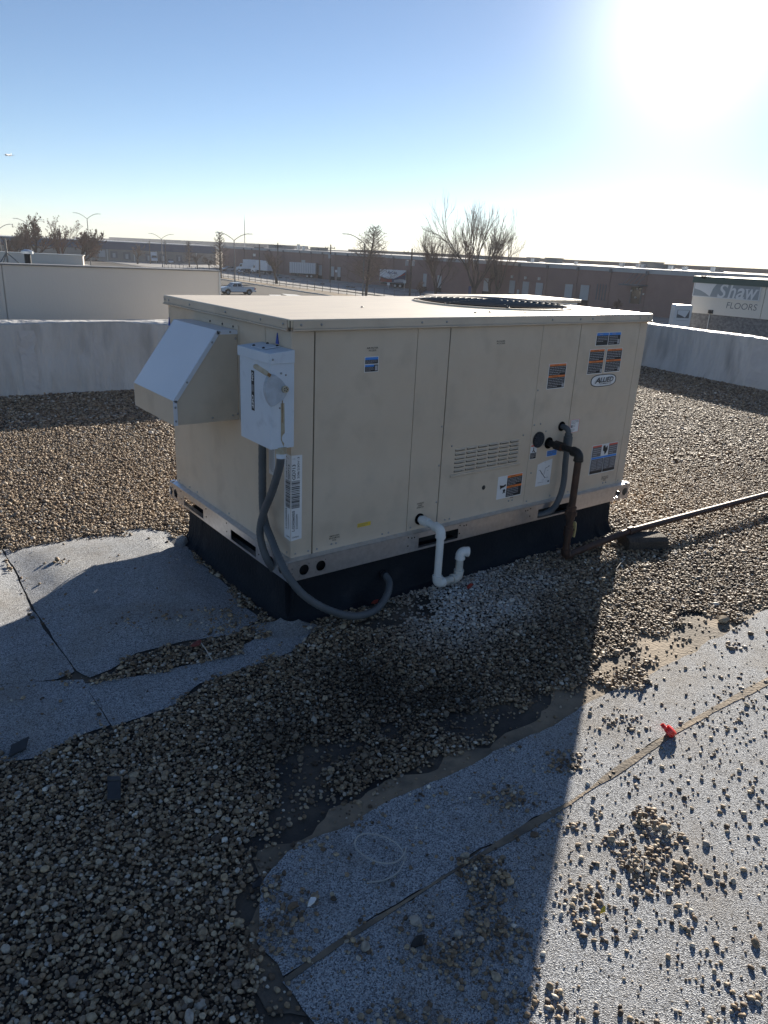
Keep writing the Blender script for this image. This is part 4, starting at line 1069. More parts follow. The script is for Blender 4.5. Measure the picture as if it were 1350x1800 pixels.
# conduit A: box to the base rail
cA = [hit(494, 802, 0, -.05), hit(491, 822, 0, -.05), hit(479, 862, 0, -.055), hit(463, 903, 0, -.062), hit(457, 935, 0, -.065), hit(462, 963, 0, -.06), hit(470, 984, 0, -.05), hit(477, 995, 0, -.030), hit(480, 1000, 0, -.01)]
con1 = empty('flexible_conduit', cA[-1], 'ribbed grey flexible conduit from the disconnect box into the base rail', 'conduit')
put('hose', ribbed(cA, .0150), con1)
mb = MB(); t0 = cA[0]; mb.tube([t0 + (0, 0, .036), t0 + (0, 0, .012)], .0205, 'ivory', 12); mb.tube([t0 + (0, 0, .012), t0 + (0, 0, -.006)], .0185, 'box_paint', 12); put('connector', mb, con1)
cB = [hit(461, 778, 0, -.035), hit(461, 850, 0, -.035), hit(462, 893, 0, -.038), hit(467, 922, 0, -.045), hit(477, 948, 0, -.055), hit(489, 978, 0, -.062), hit(506, 1012, 1, -.075), hit(534, 1046, 1, -.115), hit(575, 1071, 1, -.15), hit(622, 1083, 1, -.175), hit(660, 1072, 1, -.155), hit(680, 1046, 1, -.105), hit(684, 1024, 1, -.06), hit(676, 1010, 1, -.02), hit(670, 1008, 1, .012)]
con2 = empty('flexible_conduit', cB[9], 'ribbed grey flexible conduit sagging round the unit corner into the curb', 'conduit')
put('hose', ribbed(cB, .0150), con2)
e_ = hit(671, 1008, 1, 0); mb = MB(); mb.tube([(e_[0], -.012, e_[2]), (e_[0], -.030, e_[2])], .021, 'membrane_black', 16); put('boot', mb, con2)

# ---- condensate drain
DX, DY = 0.672, -0.125
dr = empty('drain_trap', (DX, DY, .03), 'white plastic condensate drain pipe with open trap on the front of the unit', 'pipe')
def elbow(mbx, p, d0, d1, r, rc, m, n=16):
    """90 degree elbow centred on corner p, coming in along d0, going out along d1, with socket collars"""
    p, d0, d1 = [np.asarray(t, float) for t in (p, d0, d1)]
    arc = [p - d0 * rc + d0 * rc * math.sin(t) + d1 * rc * (1 - math.cos(t)) for t in np.linspace(0, math.pi / 2, 9)]
    pth = [p - d0 * (rc + .012)] + arc + [p + d1 * (rc + .012)]
    mbx.tube(pth, r, m, n)
    for q, d in ((p - d0 * (rc + .012), -d0), (p + d1 * (rc + .012), d1)): mbx.tube([q - d * .006, q + d * .004], r * 1.07, m, n)
pr = .0168
mb = MB(); z0 = .318
mb.tube([(.655, .0, .326), (.668, -.085, .318)], pr, 'pvc', 16); put('stub', mb, dr)
mb = MB(); mb.tube([(.657, -.014, .325), (.662, -.05, .322)], .0215, 'pvc', 18); put('coupling', mb, dr)
mb = MB(); elbow(mb, (DX, DY, z0 - .004), (0, -1, -.04), (0, 0, -1), .0215, .022, 'pvc'); put('elbow', mb, dr)
mb = MB(); mb.tube([(DX, DY, .285), (DX, DY, .095)], pr, 'pvc', 16); put('riser', mb, dr)
mb = MB(); elbow(mb, (DX, DY, .058), (0, 0, -1), (1, 0, 0), .0215, .022, 'pvc'); put('elbow', mb, dr)
mb = MB(); mb.tube([(DX + .03, DY, .058), (DX + .10, DY, .058)], pr, 'pvc_dirty', 16); put('stub', mb, dr)
mb = MB(); elbow(mb, (DX + .128, DY, .058), (1, 0, 0), (0, 0, 1), .0215, .022, 'pvc_dirty'); put('elbow', mb, dr)
mb = MB(); mb.tube([(DX + .128, DY, .08), (DX + .128, DY, .15)], pr, 'pvc_dirty', 16); put('riser', mb, dr)
mb = MB(); od = np.array([.9, -.42, -.12]); od /= np.linalg.norm(od); elbow(mb, (DX + .128, DY, .186), (0, 0, 1), od, .0215, .022, 'pvc')
q = np.array([DX + .128, DY, .186]) + od * .0385; mb.tube([q, q + od * .0006], .0155, 'dark_in', 16); put('outlet_elbow', mb, dr)

# ---- gas pipe
GX, GY, GR = 1.458, -0.193, 0.0172
gp = empty('gas_pipe', (GX, GY, .04), 'rusty iron gas pipe rising from the gravel into the unit', 'pipe')
mb = MB(); mb.tube([(GX, .0, .581), (GX, GY + .03, .579)], .0155, 'iron_black', 16); mb.tube([(GX, -.045, .581), (GX, -.085, .580)], .0235, 'iron_black', 8, smooth=False); mb.tube([(GX, -.085, .58), (GX, -.098, .58)], .021, 'iron', 8, smooth=False); put('nipple', mb, gp)
mb = MB(); elbow(mb, (GX, GY, .575), (0, -1, 0), (0, 0, -1), .0225, .024, 'iron_black'); put('elbow', mb, gp)
mb = MB(); mb.tube([(GX, GY, .54), (GX, GY, .30)], GR, 'iron', 16); put('riser', mb, gp)
mb = MB(); mb.tube([(GX, GY, .306), (GX, GY, .282)], .024, 'iron', 8, smooth=False); mb.tube([(GX, GY, .282), (GX, GY, .262)], .030, 'iron', 8, smooth=False); mb.tube([(GX, GY, .262), (GX, GY, .240)], .022, 'iron', 8, smooth=False); put('union', mb, gp)
mb = MB(); mb.tube([(GX, GY, .24), (GX, GY, .05)], GR, 'iron', 16); put('riser', mb, gp)
mb = MB(); mb.tube([(GX, GY, .205), (GX, GY, .190)], .0225, 'iron', 8, smooth=False); mb.tube([(GX, GY, .19), (GX, GY, .165)], .0245, 'iron', 14); mb.tube([(GX, GY, .165), (GX, GY, .150)], .0225, 'iron', 8, smooth=False)
mb.tube([(GX + .02, GY, .178), (GX + .038, GY, .178)], .007, 'iron', 10); vl = put('valve', mb, gp)
mb = MB(); mb.prism([(-.010, -.042), (.010, -.042), (.013, .0), (.010, .034), (0, .040), (-.010, .034), (-.013, 0)], (.006, 0, 0), 'brass_yellow', (GX + .038, GY, .182), (0, 1, 0), (0, 0, 1)); put('handle', mb, vl, bevel=.001)
gd = np.array([3.40 - GX, -.262 - GY, 0]); gd /= np.linalg.norm(gd)
mb = MB(); elbow(mb, (GX, GY, .046), (0, 0, -1), gd, .0225, .022, 'iron'); put('elbow', mb, gp)
p0 = np.array([GX, GY, .046]) + gd * .03; p1 = np.array([GX, GY, 0]) + gd * .48 + (0, 0, .088); p2 = np.array([GX, GY, 0]) + gd * 4.2 + (0, 0, .088)
mb = MB(); mb.tube([p0, p0 * .3 + p1 * .7, p1], GR, 'iron', 16); mb.tube([p1, p2], GR, 'iron', 16); put('run', mb, gp)
q = p1 + gd * .02; mb = MB(); mb.tube([q - gd * .018, q + gd * .018], .0225, 'iron', 16); put('coupling', mb, gp)
# weathered timber block under the pipe
bk = p1 + gd * .05; perp = np.array([-gd[1], gd[0], 0]); ang = R(-26); bd = np.array([math.cos(ang), math.sin(ang), 0]) ; bn = np.array([-bd[1], bd[0], 0])
bb = MB(); prof = [(-.066, 0), (.064, 0), (.074, .026), (.060, .060), (.040, .0710), (-.044, .0710), (-.068, .054)]
bb.prism(prof, bd * .23, 'old_wood', bk - bd * .07 - bn * .03 - np.array([0, 0, bk[2]]) + np.array([0, 0, .002]), bn, (0, 0, 1))
blk = put('timber_block', bb, None, bevel=.004, label='short weathered dark timber block under the gas pipe', cat='block')
# ---- power conduit on the front
cC = [np.array([1.541, .004, .657]), np.array([1.541, -.025, .655]), np.array([1.545, -.040, .645]), np.array([1.548, -.045, .62])]
pc = empty('power_conduit', (1.5, -.03, .2), 'grey electrical conduit with coupling curving behind the gas pipe into the rail slot', 'conduit')
mb = MB(); mb.tube(spline(cC, 6), .0135, 'conduit_grey', 14); put('elbow', mb, pc)
mb = MB(); mb.tube([(1.548, -.045, .628), (1.548, -.045, .612)], .019, 'conduit_grey', 14); mb.tube([(1.548, -.045, .612), (1.549, -.045, .560)], .0225, 'conduit_grey', 10, smooth=False); mb.tube([(1.549, -.045, .56), (1.549, -.045, .545)], .018, 'conduit_grey', 14); put('coupling', mb, pc)
cD = [(1.549, -.045, .55), (1.553, -.046, .46), (1.556, -.048, .39), (1.548, -.050, .335), (1.530, -.052, .29), (1.502, -.052, .252), (1.468, -.045, .228), (1.432, -.02, .214), (1.40, .02, .208)]
mb = MB(); mb.tube(spline(cD, 8), .0155, 'conduit_grey', 14); put('hose', mb, pc)

# ---- curb with black flashing
CX0, CX1, CY0, CY1 = 0.004, 2.045, 0.004, 1.012
curb = empty('roof_curb', (1.02, .5, 0), 'black membrane covered curb under the tan unit', 'curb')
mb = MB(); mb.box((CX0 + .01, CY0 + .01, 0.001), (CX1 - .01, CY1 - .01, ZB - .0006), 'membrane_black'); put('frame', mb, curb)
def flash(a, b, n, z=(.1885, .12, .055, .018, .003), off=(.002, .004, .012, .035, .062), k=40, seed=0):
    a, b, n = [np.asarray(t, float) for t in (a, b, n)]; V, F = [], []
    for i in range(k + 1):
        t = i / k
        for j, (zz, oo) in enumerate(zip(z, off)):
            w = (vnoise(t * 6 + seed, j * .7, 2.0) - .5) * (.004 + .012 * (j >= 3))
            V.append(a * (1 - t) + b * t + n * (oo + w * (1 if j else 0)) + np.array([0, 0, zz]))
    m_ = len(z)
    for i in range(k):
        for j in range(m_ - 1):
            q = i * m_ + j; F.append((q, q + 1, q + m_ + 1, q + m_))
    mbx = MB(); f_ = np.dot(np.cross(b - a, [0, 0, 1]), n) < 0
    mbx.add(V, [f[::-1] if f_ else f for f in F], 'membrane_black', True); return mbx
ex = .03
for i, (a, b, n) in enumerate((((CX0 - ex, CY0, 0), (CX0 + .50, CY0, 0), NF), ((CX0 + .49, CY0 - .0025, 0), (1.86, CY0 - .0025, 0), NF), ((1.85, CY0, 0), (CX1 + .004, CY0, 0), NF),
                               ((CX0, CY0 - ex, 0), (CX0, .86, 0), NLf), ((CX0 - .0025, .85, 0), (CX0 - .0025, CY1, 0), NLf),
                               ((CX1, CY0, 0), (CX1, CY1, 0), (1, 0, 0)), ((CX0, CY1, 0), (CX1, CY1, 0), (0, 1, 0)))):
    put('flashing', flash(a, b, n, seed=i * 3, off=(.002, .003, .006, .008, .010) if n == (1, 0, 0) else (.002, .004, .012, .035, .062)), curb)
# light granulated corner patches
def patch(c, R0, R1, t0, t1, zc, name, seed, mat='patch_mat'):
    """collar patch round a curb corner: ragged fan from the ground up the flashing"""
    rnd = random.Random(seed); V, F = [], []; k = 14; c = np.asarray(c, float)
    for i in range(k + 1):
        t = t0 + (t1 - t0) * i / k
        rr = R1 * (.85 + .30 * vnoise(i * .25 + seed, seed, 1.0)); zz = zc * (.75 + .35 * vnoise(i * .12, seed + 3.3, 1.0)) * min(1, (min(i, k - i) + 1) / 3.0)
        dirn = np.array([math.cos(t), math.sin(t), 0])
        V += [c + dirn * (R0 * .55) + (0, 0, zz), c + dirn * R0 + (0, 0, zz * .35 + .010), c + dirn * (R0 + (rr - R0) * .5) + (0, 0, .014), c + dirn * rr + (0, 0, .008), c + dirn * (rr + .003) + (0, 0, .0005)]
    for i in range(k):
        for j in range(4): q = i * 5 + j; F.append((q, q + 1, q + 6, q + 5))
    mbx = MB(); mbx.add(V, [f[::-1] if t1 < t0 else f for f in F], mat, True); return put(name, mbx, curb)
patch((-.002, -.002, 0), .085, .145, R(165), R(305), .035, 'corner_patch', 4)
patch((.0, 1.0, 0), .075, .16, R(125), R(225), .045, 'corner_patch', 9)

# second roof unit further back: only its sunlit top edge shows above this unit
e0, e1 = hz(838, 527, 1.05), hz(1022, 527, 1.05)
d_ = e1 - e0; bkd = np.array([-d_[1], d_[0], 0]) / np.linalg.norm(d_) * .75
u2 = empty('roof_equipment', ((e0 + e1) / 2 + bkd / 2) * np.array([1, 1, 0]), 'low grey metal equipment box with sunlit lid behind the tan unit', 'equipment')
mb = MB(); mb.obox(e0 * [1, 1, 0] + d_ * .02 + bkd * .03 + np.array([0, 0, .0]), d_ * .96, bkd * .92, (0, 0, 1.02), 'galv'); put('body', mb, u2, bevel=.004)
mb = MB(); mb.obox(e0 * [1, 1, 0] + np.array([0, 0, 1.0205]), d_, bkd, (0, 0, .03), 'cab_top'); put('lid', mb, u2, bevel=.004)
# ================================================================== NEIGHBOURING ROOFS
n0, n1 = hz(-160, 455.6, 1.14), hz(384, 474, 1.14)
nd = n1 - n0; NL = np.linalg.norm(nd); nd = nd / NL; nn = np.array([-nd[1], nd[0], 0])     # nn points away from the camera
nb = empty('neighbour_building', (n0 + n1) / 2 + nn * 8 + np.array([0, 0, GZ - 1.14]), 'taupe neighbouring building wall rising just behind the left parapet', 'building')
base = n0 * [1, 1, 0]
jt = float(np.dot(hplane(9, 520, n0, nn) - n0, nd))
for (a, b) in ((-14.0, jt - .004), (jt + .004, NL)):
    mb = MB(); mb.obox(base + nd * a + np.array([0, 0, GZ]), nd * (b - a), nn * .25, (0, 0, 1.115 - GZ), 'neighbour_paint'); put('wall', mb, nb)
mb = MB(); mb.obox(base + nd * (jt - .05) + nn * .02 + np.array([0, 0, GZ]), nd * .1, nn * .2, (0, 0, 1.11 - GZ), 'neighbour_paint'); put('joint', mb, nb)
mb = MB(); mb.obox(base + nd * -14 - nn * .015 + np.array([0, 0, 1.116]), nd * (NL + 14.02), nn * .28, (0, 0, .014), 'trim_dark'); put('coping', mb, nb)
mb = MB(); mb.obox(base + nd * (NL + .001) - nn * .012 + np.array([0, 0, GZ]), nd * .02, nn * .275, (0, 0, 1.112 - GZ), 'trim_light'); put('lit_end_strip', mb, nb)  # pale strip added to stand for the sunlit sliver at the wall end
mb = MB(); mb.obox(base + nd * -14 + nn * .26 + np.array([0, 0, GZ]), nd * (NL + 14), nn * 17, (0, 0, .62 - GZ), 'roof_far'); put('roof_deck', mb, nb)
b0, b1 = hz(-120, 437, .95), hz(145, 448.5, .95)
bdv = b1 - b0; BL = np.linalg.norm(bdv); bdv /= BL; bnv = np.array([-bdv[1], bdv[0], 0])
mb = MB(); mb.obox(b0 * [1, 1, 0] + np.array([0, 0, .30]), bdv * BL, bnv * .25, (0, 0, .63), 'neighbour_paint'); put('rear_parapet', mb, nb)
mb = MB(); mb.obox(b0 * [1, 1, 0] - bnv * .02 + np.array([0, 0, .931]), bdv * (BL + .03), bnv * .29, (0, 0, .02), 'trim_light'); put('rear_coping', mb, nb)
vb = hz(51, 474, .62); t_ = hdist(51, 444, vb)
vp = empty('vent_pipe', vb, 'capped black vent pipe standing on the neighbouring roof', 'vent')
mb = MB(); mb.tube([vb, (vb[0], vb[1], t_[2])], .075, 'st_black', 14); put('stack', mb, vp)
mb = MB(); mb.tube([(vb[0], vb[1], t_[2] - .03), (vb[0], vb[1], t_[2] + .03), (vb[0], vb[1], t_[2] + .07)], [.14, .14, .05], 'galv', 16); put('cap', mb, vp)
ab = hz(15, 474, .62); t_ = hdist(14, 420, ab)
am = empty('antenna_mast', ab, 'thin antenna mast on a tripod on the neighbouring roof', 'antenna')
mb = MB(); mb.tube([ab, (ab[0], ab[1], t_[2])], .022, 'steel_pole', 8); put('mast', mb, am)
tz = hdist(16, 444, ab)[2]
for k in range(3):
    q = R(100 + 120 * k); mb = MB(); mb.tube([(ab[0] + .42 * math.cos(q), ab[1] + .42 * math.sin(q), .62), (ab[0], ab[1], tz)], .013, 'steel_pole', 6); put('leg', mb, am)

# cream building across the drive
SDEP = 35.0
d = ray(1213, 549); s0 = CAM + d * (SDEP / float(np.dot(d, FW)))
s1 = hz(1350, 562, s0[2]); su = (s1 - s0); su[2] = 0; su /= np.linalg.norm(su); sn = np.array([su[1], -su[0], 0])
if np.dot(sn, CAM - s0) < 0: sn = -sn
def sw(x, y):
    p_ = hplane(x, y, s0, sn); return float(np.dot(p_ - s0, su)), float(p_[2])
stop = sw(1221, 484)[1]; sleft = sw(1215, 540)[0]
sb = empty('cream_building', s0 * [1, 1, 0] + su * 10 - sn * 8 + np.array([0, 0, GZ]), 'cream building with pebbled lower wall and large grey sign beyond the right parapet', 'building')
o = s0 * [1, 1, 0] + su * sleft
mb = MB(); mb.obox(o + np.array([0, 0, GZ]), su * 26, -sn * 18, (0, 0, s0[2] - GZ), 'aggregate'); put('lower_wall', mb, sb)
pj = sw(1343, 530)[0]
for (a, b) in ((0, pj - sleft - .012), (pj - sleft + .012, 26)):
    mb = MB(); mb.obox(o + su * a + sn * .06 + np.array([0, 0, s0[2] + .001]), su * (b - a), -sn * 18, (0, 0, stop - .32 - s0[2]), 'cream'); put('wall', mb, sb)
mb = MB(); mb.obox(o - su * .08 + sn * .14 + np.array([0, 0, stop - .318]), su * 26.2, -sn * 18.3, (0, 0, .30), 'green_coping'); put('coping', mb, sb)
mb = MB(); a_ = sw(1237, 489); mb.obox(s0 * [1, 1, 0] + su * a_[0] + sn * .055 + np.array([0, 0, a_[1]]), su * .16, sn * .22, (0, 0, .10), 'st_black'); put('floodlight', mb, sb)
a_ = sw(1249, 549); mb = MB(); mb.tube([s0 * [1, 1, 0] + su * a_[0] + sn * .05 + np.array([0, 0, a_[1] - 1.2]), s0 * [1, 1, 0] + su * a_[0] + sn * .05 + np.array([0, 0, a_[1] - .05])], .025, 'trim_light', 8); mb.obox(s0 * [1, 1, 0] + su * (a_[0] - .06) + sn * .02 + np.array([0, 0, a_[1] - .05]), su * .2, sn * .12, (0, 0, .16), 'st_black'); put('pipe', mb, sb)
def zs(x, y): return sw(1170 + x / 7.5, 460 + y / 7.5)
def S3(p_, l): return s0 * [1, 1, 0] + su * p_[0] + sn * l + np.array([0, 0, p_[1]])
cnr = [zs(360, 455), zs(1240, 522), zs(1284, 280), zs(402, 240)]
us0, us1 = (cnr[0][0] + cnr[3][0]) / 2, (cnr[1][0] + cnr[2][0]) / 2; vs0, vs1 = (cnr[0][1] + cnr[1][1]) / 2, (cnr[2][1] + cnr[3][1]) / 2
sg = MB(); sg.obox(S3((us0, vs0), .061), su * (us1 - us0), (0, 0, vs1 - vs0), sn * .04, 'sign_white')
quad(sg, S3((us0 + .04, vs0 + .04), 0), su * (us1 - us0 - .08), (0, 0, vs1 - vs0 - .08), sn, 'sign_grey', .103)
def sgp(fr, mat, l):
    pts = [S3((us0 + (us1 - us0) * a, vs0 + (vs1 - vs0) * b), l) for a, b in fr]
    nrm = np.cross(pts[1] - pts[0], pts[2] - pts[0]); sg.add(pts, [list(range(len(pts))) if np.dot(nrm, sn) > 0 else list(range(len(pts)))[::-1]], mat)
SW = [(.02, .95), (.385, .95), (.345, .78), (.305, .52), (.275, .06), (.20, .24), (.12, .38), (.02, .47)]
sgp(SW, 'sign_white', .106)
def sgt(s, a0, a1, b0, b1, m, l, bold, sh):
    put_text(sg, s, S3((us0 + (us1 - us0) * a0, vs0 + (vs1 - vs0) * b0), 0), su * ((us1 - us0) * (a1 - a0)), (0, 0, (vs1 - vs0) * (b1 - b0)), sn, m, l, bold, sh)
sgt('S', .385, .53, .02, .84, 'sign_white', .107, .012, .25); sgt('h', .545, .655, .03, .92, 'sign_white', .107, .016, .18)
sgt('a', .665, .785, .02, .66, 'sign_white', .107, .016, .18); sgt('w', .795, .965, .03, .64, 'sign_white', .107, .014, .18)
for (a0, b0, w_) in ((.535, .03, .06), (.605, .03, .06), (.535, .87, .045), (.785, .60, .06), (.93, .60, .05), (.765, .03, .03)):
    quad(sg, S3((us0 + (us1 - us0) * a0, vs0 + (vs1 - vs0) * b0), 0), su * ((us1 - us0) * w_), (0, 0, (vs1 - vs0) * .035), sn, 'sign_white', .108)
put('sign', sg, sb, label='grey sign board with white lettering and swoosh')
sg = MB(); f0, f1 = zs(805, 610), zs(1225, 540)
z0_, z1_ = (zs(805, 613)[1] + zs(1220, 648)[1]) / 2, (zs(815, 535)[1] + zs(1225, 560)[1]) / 2
put_text(sg, 'FLOORS', S3((f0[0], z0_), 0), su * (f1[0] - f0[0]), (0, 0, z1_ - z0_), sn, 'sign_text', .063, -.006, .08); put('lettering', sg, sb)
# white pylon sign beside it
pb = empty('pylon_sign', (0, 0, 0), 'tall white pylon sign with dark swoosh beside the cream building', 'sign')
pd = 33.5; d = ray(1199, 560); pc_ = CAM + d * (pd / float(np.dot(d, FW))); ptop = hdist(1199, 536, pc_)[2]
vu = np.array([RT[0], RT[1], 0]); vu /= np.linalg.norm(vu); vn = np.array([vu[1], -vu[0], 0]);
if np.dot(vn, CAM - pc_) < 0: vn = -vn
hw = .40; pb.location = (pc_[0], pc_[1], GZ); WL[pb.name] = np.array([pc_[0], pc_[1], GZ])
mb = MB(); pf = [(-hw, 0), (hw, 0), (hw, ptop - GZ - .06), (hw * .9, ptop - GZ), (-hw * .9, ptop - GZ), (-hw, ptop - GZ - .06)]
mb.prism(pf, -vn * .5, 'pylon_white', pc_ * [1, 1, 0] + np.array([0, 0, GZ]), vu, (0, 0, 1)); put('body', mb, pb, bevel=.02)
mb = MB(); zt = hdist(1200, 545, pc_)[2]; zb_ = hdist(1200, 559, pc_)[2]; o = pc_ * [1, 1, 0] + vn * .004
mb.obox(o - vu * .27 + np.array([0, 0, zb_]), vu * .56, vn * .006, (0, 0, zt - zb_), 'sign_text')
pts = [(-.25, .97), (.27, .97), (.20, .5), (.12, .06), (-.02, .25), (-.14, .38), (-.25, .46)]
q = [o + vu * a + vn * .009 + np.array([0, 0, zb_ + (zt - zb_) * b]) for a, b in pts]
nrm = np.cross(q[1] - q[0], q[2] - q[0]); mb.add(q, [list(range(7)) if np.dot(nrm, vn) > 0 else list(range(7))[::-1]], 'sign_white')
quad(mb, o - vu * .27 + np.array([0, 0, zb_ - .12]), vu * .54, (0, 0, .015), vn, 'st_lines', .004)
put('sign_face', mb, pb)

# ================================================================== STREET LEVEL
def gp_(x, y, dz=0.0): return hz(x, y, GZ + dz)
mb = MB(); V = [(2500 * math.cos(2 * math.pi * k / 96), 2500 * math.sin(2 * math.pi * k / 96), GZ) for k in range(96)]
mb.add(V, [list(range(96))], 'dry_grass'); put('ground', mb, kind='structure', origin=(0, 0, GZ))
def flat(name, pts, m, dz):
    mbf = MB(); pts = [np.array([p_[0], p_[1], GZ + dz]) for p_ in pts]
    nrm = np.cross(pts[1] - pts[0], pts[2] - pts[0]); mbf.add(pts, [list(range(len(pts))) if nrm[2] > 0 else list(range(len(pts)))[::-1]], m)
    return put(name, mbf, kind='structure')
k0, k1 = gp_(384, 490.4), gp_(568.5, 519); kd = k1 - k0; kd /= np.linalg.norm(kd); kn = np.array([-kd[1], kd[0], 0])
if np.dot(kn, k0 - CAM) < 0: kn = -kn            # away from camera
kA, kB = k0 - kd * 260, k0 + kd * 260
f0_, f1_ = gp_(386, 488), gp_(568, 513.2); fdv = f1_ - f0_; fdv /= np.linalg.norm(fdv)
flat('road', [kA, kB, kB - kn * 26, kA - kn * 26], 'asphalt', .02)
flat('parking_lot', [(16, 40), (60, -60), (120, -80), tuple((kB - kn * 30)[:2]), tuple((kA - kn * 30)[:2]), (2, 200), (0, 20)], 'asphalt', .012)
# warehouse line
W0, W1 = np.array([115.1, 226.7, GZ]), np.array([108.6, 76.0, GZ])
wu = (W1 - W0) / np.linalg.norm(W1 - W0); wn = np.array([wu[1], -wu[0], 0])
if np.dot(wn, CAM - W0) < 0: wn = -wn            # towards camera
def wf(x, y):
    p_ = hplane(x, y, W0, wn); return float(np.dot(p_ - W0, wu)), float(p_[2])
def W3(u, z, l=0.0): return W0 * [1, 1, 0] + wu * u + wn * l + np.array([0, 0, z])
lotA = W3(-60, GZ); lotB = W3(260, GZ)
flat('dock_yard', [lotA, lotB, lotB + wn * 22, kB * .4 + lotB * .6, f1_ + kn * 2.0 + fdv * 20, f0_ + kn * 2.0, f0_ + kn * 2.0 - fdv * 120, lotA - wu * 60], 'concrete', .016)
mb = MB(); mb.obox(kA + np.array([0, 0, .0]), kB - kA, kn * .30, (0, 0, .16), 'kerb_mat'); put('kerb', mb, kind='structure')
for i, (a, b, c, d_) in enumerate((((472, 518.2), (493, 518.4), (496, 521), (478, 521)), ((495, 516.5), (520, 518), (535, 521), (505, 520)))):
    flat('road_marking', [gp_(*a), gp_(*b), gp_(*c), gp_(*d_)], 'road_paint', .026)

# brown warehouse
uL, uR = wf(392, 470)[0], wf(1350, 540)[0] + 40
zt = wf(905, 460)[1]; zband = wf(905, 467)[1]
wh = empty('warehouse', W3((uL + uR) / 2, GZ, -25), 'long brown warehouse with grey roof band and dock doors across the yard', 'building')
WD = 48.0
mb = MB(); mb.obox(W3(uL, GZ), wu * (uR - uL), -wn * WD, (0, 0, zband - GZ), 'brick_brown'); put('wall', mb, wh)
mb = MB(); mb.obox(W3(uL - .05, zband + .002, .12), wu * (uR - uL + .1), -wn * (WD + .2), (0, 0, zt - zband), 'band_grey'); put('roof_band', mb, wh)
def wrect(name, x0, y0, x1, y1, m, l0, l1, frame=None):
    a, b = wf(x0, y1), wf(x1, y0); z0 = wf((x0 + x1) / 2, y1)[1]; z1 = wf((x0 + x1) / 2, y0)[1]
    mbw = MB(); mbw.obox(W3(a[0], z0, l0), wu * (b[0] - a[0]), (0, 0, z1 - z0), wn * (l1 - l0), m); p_ = put(name, mbw, wh)
    if frame:
        for (ua, ub, za, zb2) in ((a[0] - .12, a[0], z0, z1 + .12), (b[0], b[0] + .12, z0, z1 + .12), (a[0], b[0], z1, z1 + .12)):
            mf = MB(); mf.obox(W3(ua, za, .001), wu * (ub - ua), (0, 0, zb2 - za), wn * .10, frame); put('door_frame', mf, p_)
    return p_, a[0], b[0], z0, z1
doors = [(560, 466, 566.5, 484), (582, 468.5, 588, 486), (593, 469.5, 599.3, 487), (743, 481, 751, 504), (768, 484, 777, 506), (849, 489, 861, 512), (894, 493, 906.5, 516), (917, 495, 931, 518.5), (940, 497, 955.5, 520.5), (991, 499.5, 1008, 525), (1018, 501, 1037, 527.5), (520, 462, 526, 479)]
for (x0, y0, x1, y1) in doors:
    p_, ua, ub, z0, z1 = wrect('dock_door', x0, y0, x1, y1, 'dock_door_mat', -.05, .03, 'brick_brown')
    for k in range(1, 5):
        mf = MB(); zz = z0 + (z1 - z0) * k / 5; mf.obox(W3(ua + .02, zz, .031), wu * (ub - ua - .04), (0, 0, .05), wn * .012, 'band_grey'); put('slat', mf, p_)
    mf = MB(); mf.obox(W3(ua - .1, z0 - .85, .001), wu * (ub - ua + .2), (0, 0, .82), wn * .18, 'rubber'); put('dock_bumper', mf, wh)
for (x, y) in ((901, 486.5), (924.5, 488.5), (948.5, 490)):
    a = wf(x, y); mf = MB(); mf.obox(W3(a[0] - .2, a[1] - .25, .001), wu * .4, (0, 0, .5), wn * .3, 'trim_light'); put('wall_lamp', mf, wh)
mf = MB(); a = wf(911, 514); mf.obox(W3(a[0] - .2, a[1] - .6, .001), wu * .45, (0, 0, 1.1), wn * .2, 'trim_light'); put('control_box', mf, wh)
wrect('high_window', 530, 457, 536.5, 464.5, 'dock_door_mat', -.02, .03)
wrect('blue_door', 822.5, 503, 829, 522, 'trailer_navy', -.02, .03)
wrect('wall_sign', 445, 446, 449.3, 450.5, 'trim_light', -.02, .06)
for x in (430, 444, 475, 499, 528, 548, 568, 590.5, 612, 692.5, 760, 836, 915, 964.5, 1018.5, 1077, 1142):   # scuppers and downpipes
    a = wf(x, 455 if x < 600 else 466); zz = zband + .28
    mf = MB(); mf.obox(W3(a[0] - .22, zz - .45, .125), wu * .44, (0, 0, .6), wn * .3, 'st_grey'); sp_ = put('scupper', mf, wh)
    mf = MB(); mf.tube([W3(a[0], zz - .45, .3), W3(a[0], zband - .3, .1), W3(a[0], GZ + .1, .1)], .07, 'brick_brown', 6); put('downpipe', mf, sp_)
for k in range(4):
    x = 1047.5 + k * 5.0; wrect('window', x, 500 + k * .5, x + 3.3, 527 + k * .6, 'glass_dark', -.02, .03, 'st_grey')
# entrance with rod hung canopy
p_, ua, ub, z0, z1 = wrect('entrance', 1107, 505, 1129, 534, 'glass_dark', -.05, .03, 'st_grey')
mf = MB(); zc_ = z1 + .25; mf.obox(W3(ua - 1.0, zc_, .001), wu * (ub - ua + 2.0), (0, 0, .22), wn * 2.4, 'st_grey'); cpy = put('canopy', mf, wh)
for k in range(4):
    uu = ua - .4 + (ub - ua + .8) * k / 3; mf = MB(); mf.tube([W3(uu, zc_ + .2, 2.1), W3(uu + .2, zc_ + 1.9, .05)], .06, 'st_grey', 6); put('rod', mf, cpy)
for (x, y) in ((1111, 511), (1121, 507.5), (1132, 517), (1118, 523)):
    a = wf(x, y); mf = MB(); mf.obox(W3(a[0] - .12, a[1] - .12, .12), wu * .24, (0, 0, .24), wn * .12, 'trim_light'); put('wall_lamp', mf, wh)
